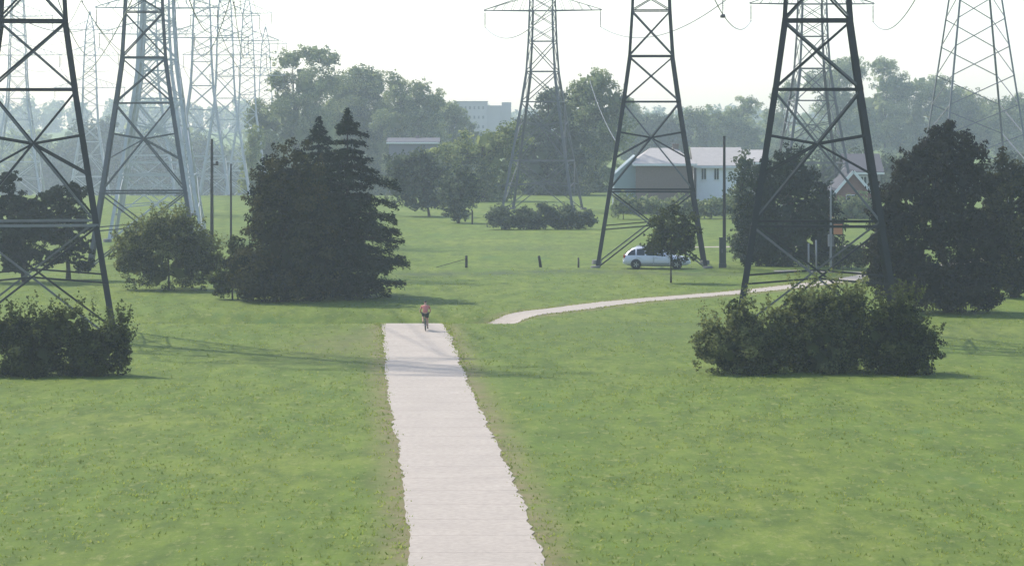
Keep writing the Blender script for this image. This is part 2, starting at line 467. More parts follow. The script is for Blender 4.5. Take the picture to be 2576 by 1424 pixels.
def blob_cloud(blobs, leaf, cover, sub=0.34, shell=0.55, flat=1.0, spill=0.12, asp=.75, fill=1.0):
    """blobs: (cx,cy,cz,rx,ry,rz) metres -> leaf points, normals, tints, sizes, gathered in small clumps"""
    Ps, Ns, Ts, Ls = [], [], [], []
    la = .5*leaf*leaf*asp
    for (cx, cy, cz, rx, ry, rz) in blobs:
        c = np.array([cx, cy, cz]); r = np.array([rx, ry, rz]); rm = (rx*ry*rz)**(1/3)
        cr0 = max(sub*rm, leaf*1.8)
        ncl = int(max(8, 4.4*(rm/cr0)**2))
        u = unit(ncl); rad = rng.uniform(shell, 1.0, ncl)
        far = rng.random(ncl) < spill; rad[far] = rng.uniform(1.0, 1.2, far.sum())
        cc = c + u*r*rad[:, None]
        for j in range(ncl):
            cr = cr0*rng.uniform(.55, 1.15)*(0.6 if far[j] else 1)
            n = int(max(6, cover*2.0*math.pi*cr*cr/la))
            d = unit(n)
            p = cc[j] + d*cr*(rng.uniform(.2, 1.0, n)**0.5)[:, None]*np.array([1, 1, .75*flat])
            nn = norm(d*0.6 + u[j]*0.4 + rng.standard_normal((n, 3))*0.55 + np.array([0, 0, .35]))
            Ps.append(p); Ns.append(nn); Ts.append(np.clip(rng.normal(0.42+rng.normal(0, .27), .17, n), 0, 1)); Ls.append(leaf*rng.uniform(.7, 1.4, n))  # random leaf tone, spread widened to put lit clumps into the colour
        nf = int(46*fill)
        if nf and rm > leaf*2:
            p = c + unit(nf)*r*(rng.uniform(0, 1, nf)**.4*.66)[:, None]
            Ps.append(p); Ns.append(unit(nf)); Ts.append(rng.uniform(.2, .6, nf)); Ls.append(np.full(nf, .55*rm))
    return np.concatenate(Ps), np.concatenate(Ns), np.concatenate(Ts), np.concatenate(Ls)

def wood_mesh(base, top, r0, limbs, name="trunk"):
    mb = MB()
    b = Vector(base); t = Vector(top); pts = []; rr = []
    nseg = 7
    for i in range(nseg+1):
        k = i/nseg
        j = 0 if i in (0,) else 0.10*r0*4
        pts.append(b.lerp(t, k) + Vector((random.uniform(-j, j), random.uniform(-j, j), 0))); rr.append(r0*(1.25 if i == 0 else 1-0.75*k))
    mb.tube(pts, rr, 8)
    for q in limbs:
        q = Vector(q); k = random.uniform(.35, .85); s = b.lerp(t, k)
        midp = s.lerp(q, .5) + Vector((random.uniform(-.2, .2), random.uniform(-.2, .2), random.uniform(-.1, .3)))
        mb.tube([s, midp, q], [r0*.42*(1-.4*k), r0*.26, r0*.09], 6)
    return mb.mesh(name)

def px_blobs(Y, spec, depth=0.9):
    out = []
    for b in spec:
        px, py, rx, ry = b[:4]; dy = b[4] if len(b) > 4 else 0.0
        y = Y + dy
        k = y/FPX
        out.append((X(px, y), y, Z(py, y), rx*k, max(rx, ry*0.7)*k*depth, ry*k))
    return out

def broadleaf(name, cat, label, Y, base_px, spec, mat, leaf=.3, cover=.5, trunk=.22, group=None, sub=.34, shell=.55, flat=1.0, depth=.9, asp=.75, spill=.12, shoots=0, woodname="trunk", leafname="crown", fill=1.0):
    bl = px_blobs(Y, spec, depth)
    bx = X(base_px, Y); bz = H(bx, Y)
    o = thing(name, label, cat, (bx, Y, bz), 0, group)
    P, N, T, ln = blob_cloud(bl, leaf, cover, sub, shell, flat, spill, asp, fill)
    keep = P[:, 2] > height(P[:, 0], P[:, 1]) + .03
    P, N, T, ln = P[keep], N[keep], T[keep], ln[keep]
    if shoots:                                                       # leafy shoots standing out of the top
        SP = []; SN = []
        for k in range(shoots):
            b = bl[int(rng.integers(0, len(bl)))]
            a = rng.uniform(0, 6.283); q = rng.uniform(.2, .8)
            st = np.array([b[0]+b[3]*q*math.cos(a), b[1]+b[4]*q*math.sin(a), b[2]+b[5]*.75*math.sqrt(1-q*q)])
            ln_s = rng.uniform(.5, 1.3); dr = norm(np.array([[math.cos(a)*q*.7+rng.normal(0, .2), math.sin(a)*q*.7, 1.0]]))[0]
            m = 26; t = rng.random(m)
            SP.append(st + dr*(t*ln_s)[:, None] + rng.normal(0, .075, (m, 3))); SN.append(unit(m))
        SP = np.concatenate(SP); ok = SP[:, 2] > height(SP[:, 0], SP[:, 1])+.2
        P = np.concatenate([P, SP[ok]]); N = np.concatenate([N, np.concatenate(SN)[ok]]); k = int(ok.sum())
        T = np.concatenate([T, rng.uniform(.4, 1, k)]); ln = np.concatenate([ln, leaf*rng.uniform(.8, 1.4, k)])
    org = np.array([bx, Y, bz])
    n = len(P)
    me = cards(P-org, N, rng.standard_normal((n, 3)), ln, ln*asp*rng.uniform(.7, 1.3, n), T, leafname)
    link(leafname, me, L[mat], o)
    tops = max(b[2] for b in bl)
    cx = sum(b[0] for b in bl)/len(bl)
    top = (cx-bx, 0, max(.4, (tops-bz)*.9))
    limbs = [(b[0]-bx, b[1]-Y, b[2]-bz) for b in bl]
    link(woodname, wood_mesh((0, 0, -.1), top, trunk, limbs, woodname), M['bark'], o)
    return o

def conifer(name, label, Y, apex, base_py, prof, mat='spruce', leaf=.2, dens=1.0, trunk=.2, jit=.22, cat="conifer tree", droop=.25, gap=1.0):
    """prof: list of (row, half width px) from top down"""
    bx = X(apex[0], Y); bz = H(bx, Y); zt = Z(apex[1], Y)
    ht = zt-bz
    o = thing(name, label, cat, (bx, Y, bz))
    rows = [apex[1]]+[p[0] for p in prof]; wid = [2]+[p[1] for p in prof]
    zz = np.array([Z(r, Y)-bz for r in rows]); ww = np.array(wid)/S(Y)
    Ps, Ns, As, Ls = [], [], [], []
    mb = MB()
    mb.tube([(0, 0, -.1), (0, 0, ht*.5), (0, 0, ht)], [trunk, trunk*.6, .015], 8)
    z = ht - .12
    zlow = max(.25, zz[-1])
    while z > zlow:
        rad = float(np.interp(-z, -zz, ww))
        nb = max(6, int(7+rad*2.2)); lay = random.uniform(.82, 1.12) if ht-z > 1.6 else random.uniform(.7, 1.1)
        a0 = random.random()*6.28
        for b in range(nb):
            a = a0+b*6.283/nb+random.uniform(-.25, .25)
            l = max(.1, rad*lay*(1+random.uniform(-jit*1.2, jit*.8)))
            dr = droop*random.uniform(.4, 1.3)
            dirv = np.array([math.cos(a), math.sin(a), 0]); side = np.array([-math.sin(a), math.cos(a), 0])
            n = int(max(5, dens*(l/leaf)*(3.0+1.8*l)))
            s = rng.uniform(.05, 1, n)**.7
            sw = (.06+.20*l*(1-s)*np.minimum(1, s*4+.2))*rng.normal(0, 1, n)
            zo = -dr*l*s**1.4 + .12*l*np.maximum(0, s-.7) + rng.normal(0, .05+.018*l, n)
            p = dirv*(s*l)[:, None]+side*sw[:, None]+np.array([0, 0, 1])*(zo+z)[:, None]
            Ps.append(p)
            Ns.append(norm(np.array([0, 0, .8])+dirv*.3+rng.standard_normal((n, 3))*.55))
            As.append(dirv*1.0+side*np.sign(sw)[:, None]*.7+np.array([0, 0, -.25])+rng.standard_normal((n, 3))*.25)
            Ls.append(np.full(n, random.gauss(.42, .16)))
            if l > .8 and b % 2 == 0:
                mb.tube([(0, 0, z), tuple(dirv*l*.5+np.array([0, 0, z-dr*l*.35])), tuple(dirv*l*.92+np.array([0, 0, z-dr*l*.85]))], [.04+.008*l, .03, .01], 4, False)
        z -= (random.uniform(.13, .2) if ht-z < 1.6 else gap*(random.uniform(.26, .46)+.03*rad))
    P = np.concatenate(Ps); n = len(P)
    T = np.concatenate(Ls)+rng.normal(0, .18, n)
    P[:, 2] = np.maximum(P[:, 2], .03)
    me = cards(P, np.concatenate(Ns), np.concatenate(As), leaf*rng.uniform(1.0, 2.0, n), leaf*rng.uniform(.45, .8, n), T, "crown")
    link("crown", me, L[mat], o)
    link("trunk", mb.mesh("trunk"), M['bark'], o)
    return o
#@@TREES
# ---- the dark conifers left of the path
conifer("spruce_tree", "tall pointed dark spruce with ragged drooping boughs on its right side, behind the cyclist", 190, (874, 272), 748,
        [(300, 18), (335, 44), (385, 74), (430, 98), (480, 108), (540, 116), (600, 132), (650, 142), (695, 134), (735, 124)], leaf=.17, dens=1.7, jit=.4, gap=1.35)
conifer("spruce_tree", "narrow spruce whose thin spire stands just left of the tallest spruce top", 194, (802, 292), 740,
        [(318, 16), (350, 38), (400, 62), (440, 78), (520, 100), (640, 120), (720, 120)], leaf=.18, dens=1.0)
broadleaf("evergreen_tree", "evergreen tree", "broad rounded dark evergreen joined to the left side of the pointed spruces", 186, 715,
          [(745, 430, 75, 75), (700, 470, 75, 75), (735, 545, 110, 100), (690, 560, 80, 100), (700, 660, 125, 90), (780, 650, 90, 100), (640, 690, 80, 65), (770, 710, 85, 50), (680, 720, 90, 42)],
          'yew', leaf=.21, cover=.6, trunk=.25, asp=.55, sub=.3)
broadleaf("shrub", "shrub", "low dark shrub filling the foot of the round evergreen on its left", 188, 585,
          [(590, 690, 45, 50), (560, 705, 38, 40), (610, 650, 30, 40), (585, 620, 16, 30)], 'bushdk', leaf=.16, cover=.5, trunk=.06, woodname="stem", leafname="foliage")
broadleaf("bush", "bush", "wide rounded bush with feathery olive top between the pines and the big evergreen", 198, 425,
          [(425, 655, 115, 74), (345, 660, 64, 62), (495, 665, 66, 62), (410, 595, 90, 46), (475, 600, 56, 46), (360, 605, 52, 42), (318, 640, 42, 44), (430, 560, 60, 26), (535, 650, 30, 40)],
          'shrub', leaf=.16, cover=.42, trunk=.08, spill=.35, shoots=120, woodname="stem", leafname="foliage", asp=.55)
broadleaf("pine_tree", "pine tree", "ragged dark pine at the left picture edge with a bare trunk foot", 207, 65,
          [(20, 455, 36, 28), (35, 505, 52, 34), (75, 535, 58, 30), (110, 505, 40, 30), (55, 565, 80, 36), (20, 640, 60, 30), (15, 560, 45, 28), (80, 590, 72, 26), (25, 615, 55, 30), (70, 640, 62, 24), (40, 670, 46, 18), (-45, 540, 60, 60), (-55, 620, 60, 50)],
          'pine', leaf=.22, cover=.85, trunk=.24, flat=.7, asp=.5, fill=.8, shell=.3, spill=.25)
broadleaf("pine_tree", "pine tree", "spiky topped dark pine behind the left tower leg, next to the edge pine", 210, 172,
          [(140, 490, 30, 26), (190, 490, 34, 30), (165, 535, 55, 32), (200, 560, 36, 28), (150, 590, 62, 26), (190, 625, 48, 26), (140, 650, 46, 22), (205, 668, 30, 18), (183, 470, 10, 18), (120, 560, 30, 30)],
          'pine', leaf=.22, cover=.85, trunk=.18, flat=.7, asp=.5, fill=.8, shell=.3, spill=.25)
# ---- bushes at the feet of the two near towers
broadleaf("bush", "bush", "dark leafy bush in the lower left corner in front of the left tower", 134, 70,
          [(60, 850, 75, 62), (20, 835, 55, 50), (120, 840, 60, 58), (80, 895, 110, 50), (70, 925, 110, 30), (-40, 870, 70, 60)],
          'bushdk', leaf=.13, cover=.55, trunk=.08, woodname="stem", leafname="foliage", spill=.32, shell=.45, shoots=50)
broadleaf("bush", "bush", "smaller dark bush hiding the foot of the left tower's right leg", 134, 245,
          [(180, 830, 60, 58), (235, 865, 62, 50), (290, 870, 36, 55), (225, 895, 90, 46), (230, 925, 90, 28), (308, 840, 22, 40), (312, 890, 18, 36)],
          'bushdk', leaf=.13, cover=.55, trunk=.07, woodname="stem", leafname="foliage", spill=.32, shell=.45, shoots=50)
broadleaf("bush", "bush", "leafy bush at the left foot of the nearest right tower", 135, 1845,
          [(1820, 850, 72, 48), (1860, 800, 46, 44), (1790, 860, 50, 38), (1900, 850, 60, 50), (1840, 885, 105, 50), (1880, 915, 100, 34), (1930, 860, 60, 55), (1955, 845, 55, 60), (1945, 900, 70, 40)],
          'shrub', leaf=.13, cover=.5, trunk=.07, woodname="stem", leafname="foliage", spill=.35, shell=.45, shoots=70)
broadleaf("bush", "bush", "tall olive bush midway between the feet of the nearest right tower", 136, 2070,
          [(2020, 800, 70, 52), (2090, 785, 75, 52), (2150, 800, 60, 55), (2060, 850, 105, 50), (2150, 860, 70, 45), (1985, 845, 55, 45), (2080, 890, 135, 48), (2060, 920, 120, 30),  (2070, 770, 60, 36), (2010, 765, 34, 34), (2140, 760, 44, 34)],
          'shrub', leaf=.13, cover=.5, trunk=.08, woodname="stem", leafname="foliage", spill=.35, shell=.45, shoots=70)
broadleaf("bush", "bush", "dark rounded bush at the right foot of the nearest right tower", 135, 2265,
          [(2240, 815, 68, 66), (2300, 845, 55, 48), (2210, 850, 60, 50), (2330, 865, 35, 36), (2265, 885, 105, 52), (2260, 920, 110, 30), (2275, 785, 45, 36)],
          'bushdk', leaf=.13, cover=.55, trunk=.07, woodname="stem", leafname="foliage", spill=.35, shell=.45, shoots=70)
# ---- right hand conifers
broadleaf("cedar_tree", "evergreen tree", "huge dark brownish evergreen with spiky top right of the nearest right tower", 176, 2385,
          [(2390, 350, 34, 40), (2345, 375, 50, 45), (2425, 385, 55, 50), (2300, 430, 60, 55), (2385, 450, 90, 75), (2460, 470, 55, 70), (2280, 520, 95, 85), (2400, 560, 115, 95), (2260, 610, 88, 90), (2460, 610, 80, 95), (2320, 680, 130, 85), (2440, 710, 95, 68), (2270, 705, 90, 58), (2390, 745, 125, 38), (2225, 640, 50, 80), (2235, 560, 45, 70), (2385, 322, 9, 22), (2352, 340, 9, 20), (2310, 385, 9, 22), (2268, 425, 12, 24), (2430, 345, 9, 18)],
          'purple', leaf=.22, cover=.6, trunk=.3, asp=.5, sub=.26, spill=.2)
broadleaf("evergreen_tree", "evergreen tree", "dark green tree cut by the right picture edge beside the huge evergreen", 190, 2550,
          [(2500, 560, 42, 110), (2512, 650, 50, 90), (2505, 470, 40, 60), (2540, 450, 60, 64), (2575, 510, 70, 90), (2530, 590, 60, 80), (2570, 670, 70, 70), (2540, 705, 55, 40), (2520, 400, 22, 26), (2640, 560, 80, 120)],
          'yew', leaf=.2, cover=.55, trunk=.22, spill=.22)
broadleaf("evergreen_tree", "evergreen tree", "dark pointed evergreen seen through the legs of the nearest right tower", 226, 1985,
          [(1985, 400, 38, 40), (1950, 440, 50, 50), (2020, 450, 48, 55), (1980, 520, 85, 80), (1930, 580, 65, 80), (2040, 570, 62, 80), (1985, 620, 100, 60), (2060, 640, 48, 36), (1910, 640, 52, 36), (1915, 470, 42, 80), (1900, 560, 46, 90), (2085, 590, 38, 80), (2075, 510, 34, 60)],
          'spruce', leaf=.24, cover=.6, trunk=.22, asp=.5, spill=.2)
broadleaf("evergreen_tree", "evergreen tree", "slim dull green tree just right of the tall pole with the cabinet", 234, 1866,
          [(1872, 415, 26, 40), (1862, 480, 30, 55), (1868, 550, 34, 60), (1862, 615, 32, 50)], 'deciddk', leaf=.2, cover=.5, trunk=.12, spill=.25)
broadleaf("small_tree", "tree", "small round tree on a thin trunk in front of the parked car", 206, 1688,
          [(1690, 600, 58, 52), (1680, 555, 42, 38), (1725, 570, 36, 38), (1650, 615, 34, 32), (1722, 625, 36, 30), (1660, 570, 30, 28), (1695, 525, 18, 18)],
          'bushdk', leaf=.16, cover=.5, trunk=.07, spill=.35, fill=.7)
broadleaf("shrub", "shrub", "low green shrub beside the grey lamp post between the right hand evergreens", 222, 2142,
          [(2140, 640, 40, 30), (2165, 655, 25, 22), (2115, 655, 28, 22)], 'bushdk', leaf=.18, cover=.5, trunk=.05, woodname="stem", leafname="foliage")
# ---- shrubs and trees across the middle of the field
SG = "shrubs in a row under the middle pylon"
for px, py, rx, ry, lab in ((1262, 545, 38, 32, "leftmost rounded shrub of the row under the middle far pylon"), (1318, 552, 36, 30, "low shrub right of the leftmost shrub in the row"),
        (1372, 546, 42, 34, "largest dark shrub in the centre of the row"), (1428, 548, 40, 33, "rounded shrub right of the row's largest one"), (1474, 552, 26, 24, "small thin shrub ending the row on the right")):
    broadleaf("shrub", "shrub", lab, 298, px, [(px, py, rx, ry), (px-rx*.5, py+8, rx*.6, ry*.7), (px+rx*.5, py+8, rx*.6, ry*.7), (px, py-ry*.55, rx*.5, ry*.5)], 'deciddk', leaf=.26, cover=.5, trunk=.06, group=SG, woodname="stem", leafname="foliage")
broadleaf("small_tree", "tree", "dark low branched tree standing alone left of the shrub row", 316, 1153, [(1150, 500, 46, 50), (1165, 450, 38, 40), (1130, 470, 34, 40), (1148, 535, 34, 22), (1180, 490, 28, 36)], 'deciddk', leaf=.3, cover=.5, trunk=.14)
broadleaf("tree", "tree", "dim rounded tree left of the lone dark tree, in front of the mauve house", 335, 1080, [(1072, 455, 48, 52), (1100, 430, 36, 40), (1050, 500, 50, 34), (1010, 465, 46, 55), (1090, 500, 40, 28), (1040, 430, 36, 34), (1015, 415, 46, 36), (1062, 402, 42, 32)], 'deciddk', leaf=.32, cover=.5, trunk=.15)
broadleaf("tree", "tree", "light green leafy tree left of the middle far pylon", 392, 1215, [(1220, 370, 70, 46), (1150, 390, 52, 48), (1285, 345, 50, 40), (1110, 400, 44, 40), (1250, 440, 70, 60), (1190, 460, 60, 50), (1270, 370, 50, 45), (1230, 490, 70, 36)], 'decid2', leaf=.36, cover=.5, trunk=.25)
broadleaf("tree", "tree", "broad dark tree standing behind the legs of the middle far pylon", 425, 1375, [(1340, 330, 60, 50), (1400, 280, 62, 55), (1360, 400, 90, 80), (1430, 370, 70, 70), (1330, 450, 70, 55), (1420, 460, 80, 55), (1390, 240, 36, 24)], 'deciddk', leaf=.36, cover=.5, trunk=.3)
broadleaf("tree", "tree", "tall tree with domed top between the middle pylon and the pylon by the car", 440, 1500, [(1495, 215, 52, 42), (1540, 260, 52, 46), (1470, 280, 62, 60), (1530, 340, 70, 60), (1480, 380, 75, 70), (1500, 460, 80, 60), (1455, 235, 40, 40)], 'decid', leaf=.36, cover=.5, trunk=.3)
# ---- the big group of trees left of centre
broadleaf("tree", "tree", "tallest hazy tree with a loose airy top left of centre", 570, 750, [(725, 280, 85, 62), (790, 215, 80, 55), (690, 340, 80, 80), (770, 340, 90, 80), (730, 150, 42, 26, 2), (790, 135, 46, 24), (830, 150, 26, 24), (700, 205, 40, 30), (670, 430, 62, 80), (760, 450, 90, 80), (640, 290, 26, 40)], 'decid', leaf=.36, cover=.46, trunk=.35, spill=.3)
broadleaf("tree", "tree", "massive hazy blue green tree behind the spire of the tallest spruce", 590, 900, [(880, 240, 90, 66), (930, 220, 62, 46), (860, 310, 95, 80), (950, 310, 90, 80), (900, 400, 120, 80), (890, 470, 110, 50), (960, 440, 70, 70), (905, 185, 40, 22)], 'decid', leaf=.38, cover=.5, trunk=.38)
broadleaf("tree", "tree", "hazy tree with a loose brownish top right of the massive blue green one", 580, 1015, [(1010, 240, 50, 36), (1055, 225, 30, 32), (990, 210, 22, 30), (1010, 310, 82, 62), (1088, 262, 40, 36), (1060, 300, 60, 50), (1040, 380, 70, 60), (985, 400, 60, 70), (1000, 470, 70, 50), (1070, 350, 70, 60), (1090, 430, 80, 60)], 'decid', leaf=.36, cover=.48, trunk=.3, spill=.25)
broadleaf("tree", "tree", "lower hazy tree at the right end of the big tree group", 610, 1110, [(1105, 295, 62, 48), (1135, 290, 40, 34), (1150, 320, 46, 45), (1180, 350, 46, 36), (1100, 370, 70, 50), (1150, 390, 50, 46), (1180, 430, 60, 56), (1120, 450, 80, 56)], 'decid', leaf=.38, cover=.5, trunk=.25)
broadleaf("tree", "tree", "thin pale green tree at the left end of the big tree group", 520, 630, [(632, 400, 28, 45), (622, 460, 26, 45), (645, 480, 40, 50), (630, 505, 34, 26), (640, 350, 26, 36), (618, 510, 16, 24)], 'decid2', leaf=.34, cover=.45, trunk=.16, spill=.25)
# ---- trees behind the houses and to the right
for px, blobs, lab, mt in (
    (1590, [(1585, 300, 46, 40), (1600, 350, 60, 46), (1570, 270, 30, 30), (1600, 410, 60, 50)], "hazy tree behind the brown house, left of the pylon's centre", 'decid'),
    (1680, [(1680, 335, 62, 42), (1660, 310, 40, 30), (1700, 380, 60, 40)], "low hazy tree over the ridge of the brown house", 'deciddk'),
    (1775, [(1775, 310, 56, 40), (1740, 300, 40, 30), (1790, 355, 66, 40)], "rounded hazy tree above the white house", 'decid'),
    (1870, [(1880, 275, 36, 36), (1860, 320, 60, 46), (1890, 360, 60, 46), (1840, 300, 40, 30)], "hazy tree with a peaked top above the right end of the white house", 'decid')):
    broadleaf("tree", "tree", lab, 720, px, blobs, mt, leaf=.42, cover=.5, trunk=.25)
for px, Y, blobs, lab, mt in (
    (1965, 750, [(1975, 245, 34, 26), (1950, 300, 36, 50), (1960, 380, 60, 50), (1990, 215, 24, 18)], "gappy hazy tree behind the left leg of the nearest right tower", 'decid'),
    (2110, 740, [(2100, 195, 55, 42), (2140, 175, 50, 34), (2110, 260, 60, 52), (2140, 330, 80, 60), (2090, 380, 62, 60), (2050, 210, 30, 30)], "tall hazy tree behind the right leg of the nearest right tower", 'decid'),
    (2225, 747, [(2220, 165, 42, 20), (2240, 215, 60, 42), (2220, 280, 80, 60), (2240, 350, 80, 60)], "hazy tree with a small tufted top right of the nearest right tower", 'decid'),
    (2330, 751, [(2310, 230, 58, 44), (2365, 232, 50, 40), (2380, 270, 50, 46), (2330, 300, 80, 52), (2340, 370, 80, 60)], "wide hazy tree above the huge brownish evergreen", 'decid'),
    (2440, 755, [(2420, 255, 50, 34), (2460, 285, 76, 52), (2400, 300, 60, 50), (2450, 320, 66, 46), (2430, 370, 80, 60), (2480, 290, 36, 28)], "low hazy tree under the pale zigzag pylon", 'decid2'),
    (2550, 745, [(2555, 278, 56, 42), (2515, 296, 50, 44), (2520, 330, 56, 50), (2560, 370, 70, 60), (2610, 300, 60, 60)], "hazy tree at the right picture edge behind the pale pylon", 'decid')):
    broadleaf("tree", "tree", lab, Y, px, blobs, mt, leaf=.42, cover=.48, trunk=.3, spill=.22)
# ---- far left, blue with haze
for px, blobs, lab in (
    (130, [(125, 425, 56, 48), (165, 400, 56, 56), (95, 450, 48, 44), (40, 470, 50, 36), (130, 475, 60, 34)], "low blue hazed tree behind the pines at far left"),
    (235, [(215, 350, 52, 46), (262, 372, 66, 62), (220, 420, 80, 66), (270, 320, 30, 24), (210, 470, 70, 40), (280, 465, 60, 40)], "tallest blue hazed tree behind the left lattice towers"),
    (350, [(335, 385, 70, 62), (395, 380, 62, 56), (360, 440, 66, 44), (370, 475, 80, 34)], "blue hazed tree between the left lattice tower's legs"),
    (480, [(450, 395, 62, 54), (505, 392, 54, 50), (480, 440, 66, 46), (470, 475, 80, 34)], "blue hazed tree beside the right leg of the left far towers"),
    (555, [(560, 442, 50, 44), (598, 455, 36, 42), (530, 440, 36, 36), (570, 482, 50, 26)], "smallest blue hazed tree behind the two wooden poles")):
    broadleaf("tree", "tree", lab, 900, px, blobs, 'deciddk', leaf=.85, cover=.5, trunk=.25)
# ---- hedge plants before the houses
for px, rx, ry, py, lab in ((1568, 36, 30, 512, "hazy shrub at the left corner of the brown house"), (1640, 44, 24, 516, "hazy shrub under the wall of the brown house"), (1712, 40, 26, 512, "hazy shrub where the brown and white houses meet"),
        (1790, 46, 24, 518, "hazy shrub under the white house's windows"), (1850, 36, 40, 505, "tall hazy shrub at the right end of the white house"), (2150, 50, 40, 525, "hazy shrub before the red gabled house")):
    broadleaf("shrub", "shrub", lab, 328, px, [(px, py, rx, ry), (px-rx*.5, py+8, rx*.6, ry*.8), (px+rx*.5, py+6, rx*.6, ry*.8)], 'decid', leaf=.32, cover=.5, trunk=.06, woodname="stem", leafname="foliage")

for px, Y, blobs, lab in (
    (2020, 430, [(2010, 435, 60, 54), (1960, 450, 50, 44), (2070, 440, 56, 52)], "low hazy thicket behind the pointed evergreen"),
    (2170, 440, [(2160, 430, 60, 52), (2110, 440, 46, 48), (2215, 440, 56, 50)], "low hazy thicket behind the pale house"),
    (2330, 435, [(2310, 440, 70, 54), (2250, 445, 56, 50), (2390, 445, 60, 50)], "low hazy thicket half hidden by the huge brownish evergreen"),
    (2530, 440, [(2520, 440, 60, 50), (2570, 430, 50, 56), (2470, 460, 50, 38)], "low hazy thicket behind the dark tree at the right edge"),
    (1930, 420, [(1925, 440, 46, 54), (1895, 450, 44, 50)], "low hazy thicket right of the white house")):
    broadleaf("thicket", "thicket", lab, Y, px, blobs, 'deciddk', leaf=.42, cover=.5, trunk=.1, spill=.2, woodname="stem", leafname="foliage")

def far_wood():
    bl = []
    for k in range(190):
        x = -620 + k*6.6 + rng.uniform(-3, 3)
        y = 1640 + rng.uniform(-40, 80)
        h = rng.uniform(11, 17) * (1.35 if x < -150 else 0.95)
        bl.append((x, y, H(x, y) + h*.45, 7, 8, h*.55))
    for k in range(46):
        x = -262 + k*4 + rng.uniform(-2, 2); y = 960 + rng.uniform(-25, 40); h = rng.uniform(17, 24)
        bl.append((x, y, H(x, y)+h*.45, 5, 6, h*.55))
    for k in range(90):
        x = 20 + k*3.6 + rng.uniform(-2, 2); y = 900 + rng.uniform(-30, 50); h = rng.uniform(9, 13)
        bl.append((x, y, H(x, y)+h*.45, 4.5, 5, h*.55))
    P, N, T, ln = blob_cloud(bl, 2.0, .5, .4)
    n = len(P)
    me = cards(P, N, rng.standard_normal((n, 3)), ln, ln*.8, T, "distant_wood")
    lbl(link("distant_wood", me, L['decid']), "faint wood along the horizon, almost lost in the haze", "wood", kind="stuff")
far_wood()

